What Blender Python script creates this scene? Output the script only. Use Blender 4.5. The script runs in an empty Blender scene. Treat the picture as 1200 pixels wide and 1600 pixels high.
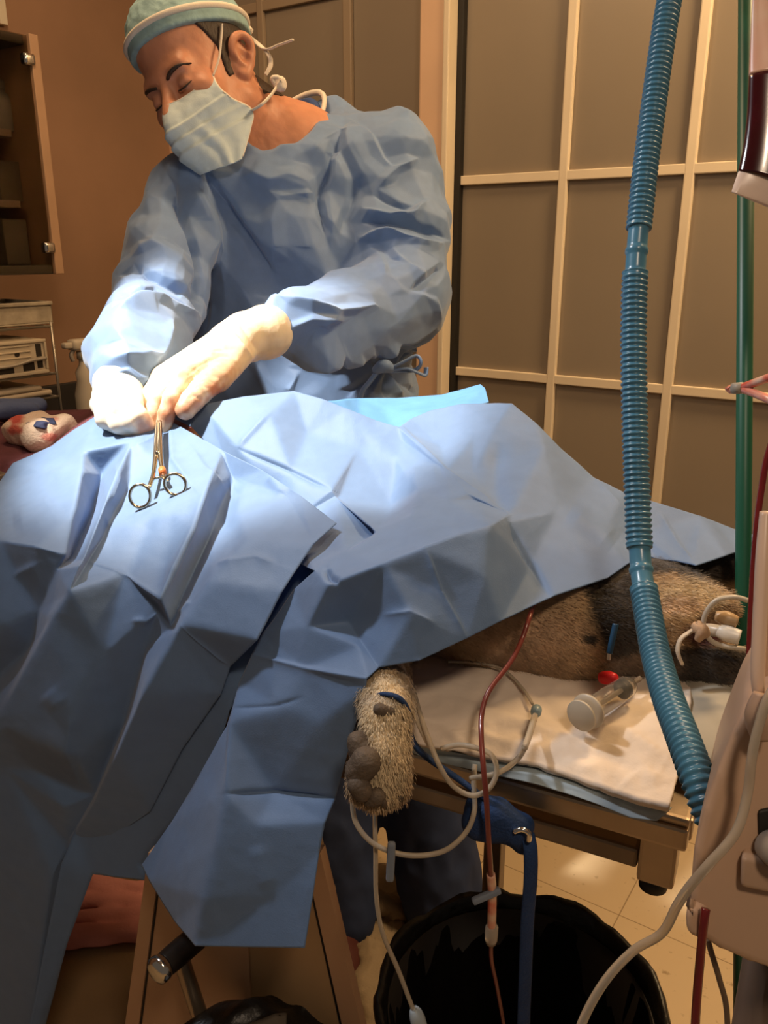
import bpy, bmesh, math, random
import numpy as np
from mathutils import Vector, Matrix
from mathutils.geometry import delaunay_2d_cdt
random.seed(7); RNG = np.random.default_rng(7)
SC = bpy.context.scene
COL = SC.collection
PI = math.pi

# ------------------------------------------------------------------ camera, world, lamps, exposure
F = 1290.0; PITCH = math.radians(17.5); CH = 1.3
cam_d = bpy.data.cameras.new('camera'); cam = bpy.data.objects.new('camera', cam_d); COL.objects.link(cam)
cam_d.sensor_fit = 'VERTICAL'; cam_d.sensor_height = 24.0; cam_d.sensor_width = 18.0
cam_d.lens = 24.0 * F / 1600.0; cam_d.clip_start = 0.05
cam.location = (0, 0, CH); cam.rotation_euler = (PI / 2 - PITCH, 0, 0)
SC.camera = cam
vs = SC.view_settings
vs.view_transform = 'Standard'; vs.look = 'None'; vs.gamma = 1.0; vs.use_curve_mapping = False
vs.exposure = 0.0
world = bpy.data.worlds.new('world'); SC.world = world; world.use_nodes = True
bg = world.node_tree.nodes['Background']
bg.inputs[0].default_value = (1.0, 0.80, 0.62, 1); bg.inputs[1].default_value = 0.085

def lamp(name, kind, loc, target, power, color, size=0.1, spot=None, blend=0.5):
    l = bpy.data.lights.new(name, kind); l.energy = power; l.color = color
    if kind == 'AREA': l.shape = 'DISK'; l.size = size
    else: l.shadow_soft_size = size
    if kind == 'SPOT': l.spot_size = math.radians(spot); l.spot_blend = blend
    o = bpy.data.objects.new(name, l); COL.objects.link(o); o.location = loc
    o.rotation_euler = (Vector(target) - Vector(loc)).to_track_quat('-Z', 'Y').to_euler()
    return o
# theatre lamp over the surgical field, its soft spill, and the dim warm room lights
lamp('surgical_lamp', 'SPOT', (-0.75, 0.86, 2.10), (-0.17, 1.05, 1.08), 180, (1.0, 0.93, 0.80), 0.03, 31, 0.45)
lamp('surgical_lamp_spill', 'SPOT', (-0.74, 0.88, 2.14), (0.14, 0.90, 1.0), 47, (0.93, 0.95, 1.0), 0.05, 54, 0.9)
lamp('room_light_front', 'AREA', (0.30, -0.45, 2.3), (0.1, 1.0, 0.8), 8.5, (1.0, 0.76, 0.54), 0.25)
lamp('room_light_back', 'AREA', (0.95, 1.25, 2.4), (0.75, 1.3, 0.0), 26.0, (1.0, 0.66, 0.33), 0.35)
lamp('room_light_corner', 'AREA', (-0.45, 1.30, 2.45), (-0.2, 1.9, 1.3), 9.0, (1.0, 0.66, 0.36), 0.4)

# ------------------------------------------------------------------ projection helpers: (pixel, distance) -> point
R_ = np.array([1.0, 0, 0]); U_ = np.array([0, math.sin(PITCH), math.cos(PITCH)]); A_ = np.array([0, math.cos(PITCH), -math.sin(PITCH)])
T_ = -A_
C_ = np.array([0, 0, CH])
def ray(px, py): return R_ * ((px - 600) / F) + U_ * ((800 - py) / F) + A_
def Pd(px, py, d): return C_ + ray(px, py) * d
def Pz(px, py, z):
    r = ray(px, py); return C_ + r * ((z - CH) / r[2])
TE = np.array([.9, -.44, 0]); TE /= np.linalg.norm(TE)          # along the table, towards its right end
TN = np.array([.44, .9, 0]); TN /= np.linalg.norm(TN)           # across the table, away from the camera
TB = np.array([.226, .512, .9])                                 # near right corner of the table top
def Po(px, py, o):
    r = ray(px, py); return C_ + r * (((TB - TN * o - C_) @ TN) / (r @ TN))
def pix(V):
    v = np.asarray(V) - C_; d = v @ A_
    return np.stack([600 + F * (v @ R_) / d, 800 - F * (v @ U_) / d], -1), d
def dep(p): return float((np.asarray(p) - C_) @ A_)

# ------------------------------------------------------------------ materials
MATS = {}
def mat(name, col, rough=0.6, metal=0.0, var=0.0, vscale=8.0, bump=0.0, bscale=40.0, col2=None, trans=0.0, alpha=1.0,
        spec=0.5, attr=None, ior=1.45, sheen=0.0, stretch=None, bdist=0.002, coat=0.0, sss=0.0):
    if name in MATS: return MATS[name]
    m = bpy.data.materials.new(name); m.use_nodes = True; nt = m.node_tree; N = nt.nodes; L = nt.links
    b = N['Principled BSDF']
    b.inputs['Roughness'].default_value = rough; b.inputs['Metallic'].default_value = metal
    b.inputs['Transmission Weight'].default_value = trans; b.inputs['Alpha'].default_value = alpha
    b.inputs['Specular IOR Level'].default_value = spec; b.inputs['IOR'].default_value = ior
    b.inputs['Sheen Weight'].default_value = sheen; b.inputs['Coat Weight'].default_value = coat
    if sss: b.inputs['Subsurface Weight'].default_value = sss; b.inputs['Subsurface Scale'].default_value = 0.01
    c4 = (*col, 1); b.inputs['Base Color'].default_value = c4
    tc = N.new('ShaderNodeTexCoord'); mp = N.new('ShaderNodeMapping'); L.new(tc.outputs['Object'], mp.inputs[0])
    if stretch: mp.inputs['Scale'].default_value = stretch
    base = None
    if attr:
        at = N.new('ShaderNodeAttribute'); at.attribute_name = attr; base = at.outputs['Color']
    if var > 0 or col2:
        nz = N.new('ShaderNodeTexNoise'); nz.inputs['Scale'].default_value = vscale; nz.inputs['Detail'].default_value = 5
        L.new(mp.outputs[0], nz.inputs['Vector'])
        rp = N.new('ShaderNodeValToRGB'); L.new(nz.outputs[0], rp.inputs[0])
        rp.color_ramp.elements[0].position = 0.32; rp.color_ramp.elements[1].position = 0.68
        c2 = col2 if col2 else tuple(min(1, x * (1 + var)) for x in col)
        c1 = col if col2 else tuple(x * (1 - var) for x in col)
        if base is None:
            rp.color_ramp.elements[0].color = (*c1, 1); rp.color_ramp.elements[1].color = (*c2, 1); base = rp.outputs[0]
        else:
            rp.color_ramp.elements[0].color = (1 - var,) * 3 + (1,); rp.color_ramp.elements[1].color = (1 + var,) * 3 + (1,)
            mx = N.new('ShaderNodeMix'); mx.data_type = 'RGBA'; mx.blend_type = 'MULTIPLY'; mx.inputs[0].default_value = 1
            L.new(base, mx.inputs[6]); L.new(rp.outputs[0], mx.inputs[7]); base = mx.outputs[2]
    if base is not None: L.new(base, b.inputs['Base Color'])
    if bump > 0:
        n2 = N.new('ShaderNodeTexNoise'); n2.inputs['Scale'].default_value = bscale; n2.inputs['Detail'].default_value = 6
        L.new(mp.outputs[0], n2.inputs['Vector'])
        bp = N.new('ShaderNodeBump'); bp.inputs['Strength'].default_value = bump; bp.inputs['Distance'].default_value = bdist
        L.new(n2.outputs[0], bp.inputs['Height']); L.new(bp.outputs[0], b.inputs['Normal'])
    MATS[name] = m
    return m

# ------------------------------------------------------------------ object helpers
def tag(o, label=None, cat=None, group=None, kind=None):
    if label: o['label'] = label
    if cat: o['category'] = cat
    if group: o['group'] = group
    if kind: o['kind'] = kind
    return o
def thing(name, loc, label, cat, group=None):
    o = bpy.data.objects.new(name, None); COL.objects.link(o); o.location = [float(x) for x in loc]
    o.empty_display_size = 0.03
    return tag(o, label, cat, group)
def link(name, me, material, parent=None):
    o = bpy.data.objects.new(name, me); COL.objects.link(o)
    if material: me.materials.append(material)
    if parent is not None:
        o.parent = parent; o.matrix_parent_inverse = parent.matrix_basis.inverted()
    return o
def mesh(name, V, Fc, material, parent=None, smooth=True, colors=None):
    V = np.asarray(V, float)
    me = bpy.data.meshes.new(name)
    if isinstance(Fc, np.ndarray):
        n = Fc.shape[1]
        me.vertices.add(len(V)); me.vertices.foreach_set('co', V.astype(np.float32).ravel())
        me.loops.add(Fc.size); me.loops.foreach_set('vertex_index', Fc.astype(np.int32).ravel())
        me.polygons.add(len(Fc)); me.polygons.foreach_set('loop_start', np.arange(0, Fc.size, n, dtype=np.int32))
        me.polygons.foreach_set('loop_total', np.full(len(Fc), n, dtype=np.int32)); me.update(calc_edges=True)
    else:
        me.from_pydata([tuple(v) for v in V], [], [tuple(f) for f in Fc]); me.update()
    me.validate()
    if smooth: me.polygons.foreach_set('use_smooth', np.ones(len(me.polygons), dtype=bool))
    if colors is not None:
        a = me.color_attributes.new('coat', 'FLOAT_COLOR', 'POINT')
        c = np.ones((len(V), 4), np.float32); c[:, :3] = colors; a.data.foreach_set('color', c.ravel())
    return link(name, me, material, parent)
def turned(o, R):
    """give the object the axes R (3x3 columns), keeping its shape where it stands"""
    R = np.array(R, float)
    if np.linalg.det(R) < 0: R[:, 0] *= -1
    R4 = Matrix(np.asarray(R).tolist()).to_4x4(); o.data.transform(R4.transposed()); o.rotation_euler = R4.to_euler(); return o
class MB:
    def __init__(s): s.V = []; s.F = []
    def add(s, V, Fc):
        k = len(s.V); s.V += [tuple(map(float, v)) for v in V]; s.F += [tuple(i + k for i in f) for f in Fc]; return s
    def tube(s, *a, **k): return s.add(*tube(*a, **k))
    def box(s, *a, **k): return s.add(*box(*a, **k))
    def lathe(s, *a, **k): return s.add(*lathe(*a, **k))
    def build(s, name, material, parent=None, smooth=True): return mesh(name, s.V, s.F, material, parent, smooth)
def crv(P, n=8, closed=False):
    P = np.asarray(P, float); m = len(P); out = []
    rng = range(m) if closed else range(m - 1)
    for i in rng:
        g = (lambda j: P[j % m]) if closed else (lambda j: P[min(max(j, 0), m - 1)])
        p0, p1, p2, p3 = g(i - 1), g(i), g(i + 1), g(i + 2)
        for k in range(n):
            t = k / n
            out.append(0.5 * (2 * p1 + (p2 - p0) * t + (2 * p0 - 5 * p1 + 4 * p2 - p3) * t * t + (3 * p1 - p0 - 3 * p2 + p3) * t ** 3))
    if not closed: out.append(P[-1])
    return np.array(out)
def frames(P, closed=False):
    T = np.gradient(P, axis=0)
    if closed: T = np.roll(P, -1, 0) - np.roll(P, 1, 0)
    T /= np.linalg.norm(T, axis=1)[:, None] + 1e-12
    a = np.array([0, 0, 1.0]) if abs(T[0][2]) < .9 else np.array([1.0, 0, 0])
    n = np.cross(T[0], a); n /= np.linalg.norm(n); Ns = []
    for t in T:
        n = n - t * (n @ t); n /= np.linalg.norm(n) + 1e-12; Ns.append(n)
    Ns = np.array(Ns); return T, Ns, np.cross(T, Ns)
def tube(P, r, seg=10, n=8, smooth=True, closed=False, flat=1.0, caps=True):
    """P: control points; r: radius or one per control point; flat: squash of the second axis"""
    P = np.asarray(P, float)
    rr = np.full(len(P), r, float) if np.isscalar(r) else np.asarray(r, float)
    if smooth:
        Q = crv(np.c_[P, rr], n, closed); P, rr = Q[:, :3], Q[:, 3]
    T, N, Bn = frames(P, closed)
    ang = np.linspace(0, 2 * PI, seg, endpoint=False); m = len(P)
    V = (P[:, None] + rr[:, None, None] * (np.cos(ang)[None, :, None] * N[:, None] + flat * np.sin(ang)[None, :, None] * Bn[:, None])).reshape(-1, 3)
    Fc = []
    for i in range(m if closed else m - 1):
        j = (i + 1) % m
        for k in range(seg):
            l = (k + 1) % seg; Fc.append((i * seg + k, i * seg + l, j * seg + l, j * seg + k))
    if caps and not closed: Fc += [tuple(range(seg))[::-1], tuple(range((m - 1) * seg, m * seg))]
    return V, Fc
def box(c, s, R=None, bev=0.0):
    """c centre, s full sizes, R 3x3 columns = axes; bevelled"""
    bm = bmesh.new(); bmesh.ops.create_cube(bm, size=1.0)
    for v in bm.verts: v.co = Vector((v.co.x * s[0], v.co.y * s[1], v.co.z * s[2]))
    if bev > 0: bmesh.ops.bevel(bm, geom=bm.edges[:], offset=min(bev, min(s) * .45), segments=2, affect='EDGES', profile=.6)
    bm.verts.ensure_lookup_table(); bm.verts.index_update()
    V = np.array([v.co[:] for v in bm.verts]); Fc = [tuple(v.index for v in f.verts) for f in bm.faces]; bm.free()
    if R is not None: V = V @ np.asarray(R).T
    return V + np.asarray(c), Fc
def lathe(prof, origin, axis=(0, 0, 1), seg=24):
    """prof: [(r, h)] along axis"""
    ax = np.asarray(axis, float); ax /= np.linalg.norm(ax)
    a = np.array([1.0, 0, 0]) if abs(ax[0]) < .8 else np.array([0, 1.0, 0])
    u = np.cross(ax, a); u /= np.linalg.norm(u); v = np.cross(ax, u)
    ang = np.linspace(0, 2 * PI, seg, endpoint=False); V = []; Fc = []
    for r, h in prof:
        for t in ang: V.append(np.asarray(origin) + ax * h + (u * math.cos(t) + v * math.sin(t)) * r)
    for i in range(len(prof) - 1):
        for k in range(seg):
            l = (k + 1) % seg; Fc.append((i * seg + k, i * seg + l, (i + 1) * seg + l, (i + 1) * seg + k))
    Fc += [tuple(range(seg))[::-1], tuple(range((len(prof) - 1) * seg, len(prof) * seg))]
    return V, Fc
ROOM = np.stack([[-.829, .559, 0], [.559, .829, 0], [0, 0, 1]], 1)    # columns: along glass wall (left), into it, up
TAB = np.stack([TE, TN, [0, 0, 1]], 1)
def noise3(P, scale, seed=0, octv=1, ridged=False):
    """value noise on numpy points, -1..1"""
    P = np.asarray(P, float) * scale + seed * 17.3; out = np.zeros(len(P)); amp = 1; tot = 0
    for o in range(octv):
        i = np.floor(P).astype(np.int64); f = P - i; f = f * f * (3 - 2 * f); v = 0
        for dx in (0, 1):
            for dy in (0, 1):
                for dz in (0, 1):
                    h = ((i[:, 0] + dx) * 374761393 + (i[:, 1] + dy) * 668265263 + (i[:, 2] + dz) * 1274126177 + seed * 97) & 0x7fffffff
                    h = ((h ^ (h >> 13)) * 1274126177) & 0x7fffffff; h = (h ^ (h >> 16)) & 0xffff
                    w = (f[:, 0] if dx else 1 - f[:, 0]) * (f[:, 1] if dy else 1 - f[:, 1]) * (f[:, 2] if dz else 1 - f[:, 2])
                    v = v + w * (h / 32767.5 - 1)
        out += amp * (1 - 2 * np.abs(v) if ridged else v); tot += amp; amp *= .5; P = P * 2.03 + 5.1
    return out / tot
def crumple(P, wl, seed=0, K=5, warp=.25):
    """crisp paper-like facets: folded plane waves, -1..1"""
    r = np.random.default_rng(seed); P = np.asarray(P, float); Q = P + np.stack([noise3(P, .6 / wl, seed + i, 1) for i in range(3)], 1) * wl * warp; h = np.zeros(len(P))
    for k in range(K):
        n = r.normal(size=3); n /= np.linalg.norm(n); t = (Q @ n) / (wl * r.uniform(.7, 1.5)) + r.uniform()
        h += (np.abs((t % 1) * 2 - 1) * 2 - 1) * np.clip(.5 + 1.2 * noise3(P, .45 / wl, seed + 31 + k, 1), 0, 1)
    return h / K ** .5
def vnormals(V, T):
    n = np.zeros_like(V)
    for a in range(1, T.shape[1] - 1):
        fn = np.cross(V[T[:, a]] - V[T[:, 0]], V[T[:, a + 1]] - V[T[:, 0]])
        for k in (0, a, a + 1): np.add.at(n, T[:, k], fn)
    return n / (np.linalg.norm(n, axis=1)[:, None] + 1e-12)
def edges_of(T):
    m = T.shape[1]; E = np.concatenate([np.stack([T[:, i], T[:, (i + 1) % m]], 1) for i in range(m)]); E = np.sort(E, 1)
    return np.unique(E, axis=0, return_counts=True)
def laplace(V, T, it, lam=0.5, keep_boundary=True, pin=0):
    E, cnt = edges_of(T); n = len(V); bnd = np.zeros(n, bool); be = E[cnt == 1]; bnd[be.ravel()] = True
    for _ in range(it):
        S = np.zeros_like(V); D = np.zeros(n)
        if keep_boundary and len(be):
            for a, b in ((0, 1), (1, 0)):
                np.add.at(S, E[:, a], V[E[:, b]] * (~bnd[E[:, a]])[:, None]); np.add.at(D, E[:, a], (~bnd[E[:, a]]).astype(float))
                np.add.at(S, be[:, a], V[be[:, b]]); np.add.at(D, be[:, a], 1.0)
        else:
            for a, b in ((0, 1), (1, 0)): np.add.at(S, E[:, a], V[E[:, b]]); np.add.at(D, E[:, a], 1.0)
        st = lam * (S / np.maximum(D, 1)[:, None] - V); st[:pin][bnd[:pin]] = 0; V = V + st
    return V
def subdiv(V, T):
    E, _ = edges_of(T); n = len(V)
    key = {}; mids = (V[E[:, 0]] + V[E[:, 1]]) / 2
    code = E[:, 0].astype(np.int64) * n + E[:, 1]
    def mid(a, b):
        lo, hi = np.minimum(a, b), np.maximum(a, b); return n + np.searchsorted(code, lo.astype(np.int64) * n + hi)
    a, b, c = T.T; ab, bc, ca = mid(a, b), mid(b, c), mid(c, a)
    T2 = np.concatenate([np.stack(x, 1) for x in ((a, ab, ca), (ab, b, bc), (ca, bc, c), (ab, bc, ca))])
    return np.concatenate([V, mids]), T2
def creases(V, T, lst, part=None):
    """real folds: push the surface out (+) or in (-) along its normal beside a fold line; (line, amp_m, width_px, kind)"""
    N = vnormals(V, T); N *= np.sign((N * (C_ - V)).sum(1))[:, None] if part is None else 1
    face = np.clip(((N * (C_ - V)).sum(1) / np.linalg.norm(C_ - V, axis=1)) * 3, 0, 1)
    X, d = pix(V); off = np.zeros(len(V))
    for it in lst:
        line, amp, w, kind = it[:4]; drange = it[4] if len(it) > 4 else None
        L = np.array(line, float); best = np.full(len(V), 1e9); sg = np.zeros(len(V)); tt = np.zeros(len(V))
        seg = np.linalg.norm(np.diff(L, axis=0), axis=1); cum = np.r_[0, np.cumsum(seg)]
        for i in range(len(L) - 1):
            ab = L[i + 1] - L[i]; ap = X - L[i]; h = np.clip((ap @ ab) / (ab @ ab), 0, 1)
            dv = ap - h[:, None] * ab; ds = np.linalg.norm(dv, axis=1); m = ds < best
            best[m] = ds[m]; sg[m] = np.sign(ab[0] * ap[m, 1] - ab[1] * ap[m, 0]); tt[m] = (cum[i] + h[m] * seg[i]) / cum[-1]
        taper = np.clip(np.minimum(tt, 1 - tt) * 5, 0, 1) * .85 + .15
        s = best * sg
        if kind == 'ridge': f = np.exp(-best / w)
        elif kind == 'soft': f = np.exp(-(best / w) ** 2)
        elif kind == 'fold': f = np.where(s > 0, np.exp(-s / w), np.exp(s / (w * .34)))     # crisp lip, long slope on the right-hand side
        elif kind == 'step': f = np.tanh(s / (w * .25)) * np.exp(-best / w)
        f = f * taper
        if drange is not None: f = f * ((d > drange[0]) & (d < drange[1]))
        off += amp * f
    return V + N * (off * face)[:, None]
def sheet(name, pts, outline, folds, material, parent=None, levels=4, smooth=3, cr=(), thick=0.0008, rough=0.0012, rscale=30, seed=1):
    """a cloth from fold corners {key: (px, py, distance)}; outline = keys round its hem; folds = polylines of keys"""
    keys = list(pts); ix = {k: i for i, k in enumerate(keys)}
    P3 = [Pd(*pts[k]) for k in keys]; P2 = [Vector((pts[k][0], -pts[k][1])) for k in keys]
    ed = []
    for fl in folds: ed += [(ix[a], ix[b]) for a, b in zip(fl[:-1], fl[1:])]
    r = delaunay_2d_cdt(P2, ed, [[ix[k] for k in outline]], 1, 1e-4)
    vs_, fs_, ov = r[0], r[2], r[3]
    V = []
    for v, o in zip(vs_, ov):
        if len(o): V.append(P3[o[0]])
        else:
            w = np.array([1 / ((v - q).length ** 2 + 1e-6) for q in P2]); dd = np.array([pts[k][2] for k in keys])
            near = np.argsort(-w)[:3]; V.append(Pd(v.x, -v.y, float((w[near] * dd[near]).sum() / w[near].sum())))
    V = np.array(V); T = np.array([f[:3] for f in fs_])
    npin = len(V)
    for l in range(levels):
        V, T = subdiv(V, T)
        V = laplace(V, T, 1 if l < levels - 1 else smooth, .5, True, npin) if l >= 2 else V
    if len(cr): V = creases(V, T, cr)
    N = vnormals(V, T)
    if N[:, :].sum(0) @ (-A_) < 0: T = T[:, ::-1]; N = -N
    V = V + N * (rough * noise3(V, rscale, seed, 3, True))[:, None]
    o = mesh(name, V, T, material, parent)
    s = o.modifiers.new('thickness', 'SOLIDIFY'); s.thickness = thick; s.offset = -1
    return o

# ------------------------------------------------------------------ signed distance bodies -> one continuous mesh
def rc(a, b, r1, r2, flat=None):
    a = np.asarray(a, float); ba = np.asarray(b, float) - a; bb = ba @ ba + 1e-12
    def f(P):
        h = np.clip((P - a) @ ba / bb, 0, 1); q = P - a - h[:, None] * ba
        if flat is not None:
            n, k = flat; c = q @ n; q = q + (c * (k - 1))[:, None] * n
            return (np.linalg.norm(q, axis=1) - (r1 + (r2 - r1) * h)) / max(1, k) ** .5
        return np.linalg.norm(q, axis=1) - (r1 + (r2 - r1) * h)
    return f
def chain(pts, rad): return [rc(pts[i], pts[i + 1], rad[i], rad[i + 1]) for i in range(len(pts) - 1)]
def ell(c, r, R=None):
    c = np.asarray(c, float); r = np.asarray(r, float)
    def f(P):
        q = P - c
        if R is not None: q = q @ R
        k0 = np.linalg.norm(q / r, axis=1); k1 = np.linalg.norm(q / (r * r), axis=1); return k0 * (k0 - 1) / (k1 + 1e-9)
    return f
def smin(a, b, k):
    h = np.clip(.5 + .5 * (b - a) / k, 0, 1); return b * (1 - h) + a * h - k * h * (1 - h)
class Body:
    def __init__(s, k=.02): s.ops = []; s.k = k
    def add(s, *fs, k=None):
        for f in fs:
            if isinstance(f, list): s.add(*f, k=k)
            else: s.ops.append(('+', f, s.k if k is None else k))
        return s
    def cut(s, f, k=.005): s.ops.append(('-', f, k)); return s
    def clip(s, f): s.ops.append(('&', f, 0)); return s
    def __call__(s, P):
        d = None
        for op, f, k in s.ops:
            e = f(P)
            if d is None: d = e
            elif op == '+': d = smin(d, e, k)
            elif op == '-': d = -smin(-d, e, k)
            else: d = np.maximum(d, e)
        return d
def ax(lo, hi, h): return np.linspace(lo, hi, max(2, int(round((hi - lo) / h)) + 1))
def nets(fn, xs, ys, zs, B=8):
    nx, ny, nz = len(xs), len(ys), len(zs); V = np.empty((nx, ny, nz), np.float32)
    for i in range(0, nx, B):
        for j in range(0, ny, B):
            for k in range(0, nz, 4 * B):
                X, Y, Z = xs[i:i + B], ys[j:j + B], zs[k:k + 4 * B]
                c = np.array([[(X[0] + X[-1]) / 2, (Y[0] + Y[-1]) / 2, (Z[0] + Z[-1]) / 2]])
                hd = .5 * math.sqrt((X[-1] - X[0]) ** 2 + (Y[-1] - Y[0]) ** 2 + (Z[-1] - Z[0]) ** 2)
                e = float(fn(c)[0])
                if abs(e) > hd * 1.8 + .03: V[i:i + B, j:j + B, k:k + 4 * B] = e; continue
                g = np.stack(np.meshgrid(X, Y, Z, indexing='ij'), -1)
                V[i:i + B, j:j + B, k:k + 4 * B] = fn(g.reshape(-1, 3)).reshape(g.shape[:3])
    ins = V < 0
    corners = [(a, b, c) for a in (0, 1) for b in (0, 1) for c in (0, 1)]
    sm = sum(ins[a:nx - 1 + a, b:ny - 1 + b, c:nz - 1 + c].astype(np.int8) for a, b, c in corners)
    I, J, K = np.nonzero((sm > 0) & (sm < 8)); n = len(I)
    idx = np.full((nx - 1, ny - 1, nz - 1), -1, np.int32); idx[I, J, K] = np.arange(n)
    cv = {c: V[I + c[0], J + c[1], K + c[2]].astype(float) for c in corners}
    cp = {c: np.stack([xs[I + c[0]], ys[J + c[1]], zs[K + c[2]]], 1) for c in corners}
    S = np.zeros((n, 3)); D = np.zeros(n)
    for c in corners:
        for a in range(3):
            if c[a] == 0:
                e = tuple(1 if q == a else c[q] for q in range(3)); v0, v1 = cv[c], cv[e]; m = (v0 < 0) != (v1 < 0)
                t = v0[m] / (v0[m] - v1[m]); S[m] += cp[c][m] + (cp[e][m] - cp[c][m]) * t[:, None]; D[m] += 1
    P = S / D[:, None]; Q = []
    for a in range(3):
        b, c = (a + 1) % 3, (a + 2) % 3
        sl0 = [slice(None)] * 3; sl1 = [slice(None)] * 3; sl0[a] = slice(0, -1); sl1[a] = slice(1, None)
        s0, s1 = ins[tuple(sl0)], ins[tuple(sl1)]
        G = np.array(np.nonzero(s0 != s1)); shp = (nx, ny, nz)
        ok = (G[b] > 0) & (G[c] > 0) & (G[b] < shp[b] - 1) & (G[c] < shp[c] - 1); G = G[:, ok]
        fl = s0[tuple(G)]
        def cell(db, dc):
            g = G.copy(); g[b] += db; g[c] += dc; return idx[tuple(g)]
        q = np.stack([cell(-1, -1), cell(0, -1), cell(0, 0), cell(-1, 0)], 1); q[~fl] = q[~fl][:, ::-1]
        Q.append(q)
    Q = np.concatenate(Q); Q = Q[(Q >= 0).all(1)]
    return P, Q
def sdf_mesh(fn, lo, hi, h, it=2):
    P, Q = nets(fn, ax(lo[0], hi[0], h), ax(lo[1], hi[1], h), ax(lo[2], hi[2], h))
    return laplace(P, Q, it, .5), Q
def facet(V, T, ratio, sub=2, it=2):
    """crisp cloth: collapse to large flat facets, then round their edges a little"""
    o = mesh('cloth_draft', V, T, None); m = o.modifiers.new('d', 'DECIMATE'); m.ratio = ratio
    me = bpy.data.meshes.new_from_object(o.evaluated_get(bpy.context.evaluated_depsgraph_get()))
    bm = bmesh.new(); bm.from_mesh(me); bmesh.ops.triangulate(bm, faces=bm.faces[:]); bm.verts.index_update()
    V2 = np.array([v.co[:] for v in bm.verts]); T2 = np.array([[v.index for v in f.verts] for f in bm.faces]); bm.free()
    old = o.data; bpy.data.objects.remove(o); bpy.data.meshes.remove(old); bpy.data.meshes.remove(me)
    for _ in range(sub): V2, T2 = subdiv(V2, T2)
    return laplace(V2, T2, it, .5), T2
def project(fn, V, it=2, e=.0008):
    for _ in range(it):
        d = fn(V); g = np.stack([fn(V + np.eye(3)[i] * e) - d for i in range(3)], 1) / e
        V = V - g * (d / ((g * g).sum(1) + 1e-6))[:, None]
    return V

# ================================================================== THE SETTING
UW = np.array([-.829, .559, 0.]); VW = np.array([.559, .829, 0.])      # along the glass wall (to the left) / into it
BW = float(Pd(715, 430, 2.1) @ VW)                                     # glass wall plane
EW = 2.07                                                              # cabinet wall plane (along UW)
def Pw(px, py, off=0.0):
    r = ray(px, py); return C_ + r * ((BW - off - C_ @ VW) / (r @ VW))
def Pc(px, py, off=0.0):
    r = ray(px, py); return C_ + r * ((EW - off - C_ @ UW) / (r @ UW))
def W(a, b, z): return UW * a + VW * b + np.array([0, 0, z])
m_wall = mat('wall_paint', (.30, .17, .10), .75, var=.12, vscale=3, bump=.15, bscale=120)
m_ceil = mat('ceiling_paint', (.55, .45, .35), .8, var=.05)
m_floor = None
def floor_mat():
    m = bpy.data.materials.new('vinyl_tile'); m.use_nodes = True; N = m.node_tree.nodes; L = m.node_tree.links; b = N['Principled BSDF']
    tc = N.new('ShaderNodeTexCoord'); mp = N.new('ShaderNodeMapping'); mp.inputs['Location'].default_value = (.06, .12, 0)
    L.new(tc.outputs['Object'], mp.inputs[0])
    br = N.new('ShaderNodeTexBrick'); br.offset = 0; br.inputs['Scale'].default_value = 1; br.inputs['Brick Width'].default_value = .305; br.inputs['Row Height'].default_value = .305
    br.inputs['Mortar Size'].default_value = .0012; br.inputs['Color1'].default_value = (.66, .50, .31, 1); br.inputs['Color2'].default_value = (.69, .53, .33, 1); br.inputs['Mortar'].default_value = (.36, .25, .14, 1)
    L.new(mp.outputs[0], br.inputs['Vector'])
    nz = N.new('ShaderNodeTexNoise'); nz.inputs['Scale'].default_value = 55; nz.inputs['Detail'].default_value = 3; L.new(tc.outputs['Object'], nz.inputs['Vector'])
    rp = N.new('ShaderNodeValToRGB'); rp.color_ramp.elements[0].position = .24; rp.color_ramp.elements[0].color = (.55, .5, .45, 1); rp.color_ramp.elements[1].position = .36; rp.color_ramp.elements[1].color = (1, 1, 1, 1)
    L.new(nz.outputs[0], rp.inputs[0]); mx = N.new('ShaderNodeMix'); mx.data_type = 'RGBA'; mx.blend_type = 'MULTIPLY'; mx.inputs[0].default_value = 1
    L.new(br.outputs[0], mx.inputs[6]); L.new(rp.outputs[0], mx.inputs[7]); L.new(mx.outputs[2], b.inputs['Base Color']); b.inputs['Roughness'].default_value = .35
    return m
def struct(name, V, Fc, m, parent=None, smooth=False):
    o = mesh(name, V, Fc, m, parent, smooth)
    if parent is None: o['kind'] = 'structure'
    return turned(o, ROOM)
ctr = W(0.2, .6, -.025)
struct('floor', *box(ctr, (4.2, 3.6, .05), ROOM), floor_mat())
struct('ceiling', *box(W(0.2, .6, 2.63), (4.2, 3.6, .05), ROOM), m_ceil)
struct('wall_left', *box(W(EW + .04, .55, 1.3), (.08, 3.6, 2.6), ROOM), m_wall)

# glass partition: a sliding door (right) and a fixed frosted pane (left) with slim grid bars
m_tan = mat('tan_frame', (.72, .48, .32), .45, var=.06, vscale=6)
m_cream = mat('cream_bar', (.78, .66, .49), .5, var=.04)
m_black = mat('black_gasket', (.012, .010, .008), .6)
m_glass = mat('frosted_brown_glass', (.275, .225, .17), .32, var=.10, vscale=1.1, spec=.6)
Z1, Z2 = Pw(715, 283)[2], Pw(705, 578)[2]; dz = Z1 - Z2
def aw(px, py, off=0): return float(Pw(px, py, off) @ UW)
def vbar(px, py, w, z0, z1, off, depth): return box(W(aw(px, py, off), BW - off, (z0 + z1) / 2), (w, depth, z1 - z0), ROOM, .003)
def hbar(a0, a1, z, w, off, depth): return box(W((a0 + a1) / 2, BW - off, z), (a1 - a0, depth, w), ROOM, .002)
zr = [Z2 - 2 * dz, Z2 - dz, Z2, Z1, Z1 + dz]
ZB, ZT = .04, 2.42
aR = -1.75; aP = aw(716, 300)
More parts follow.
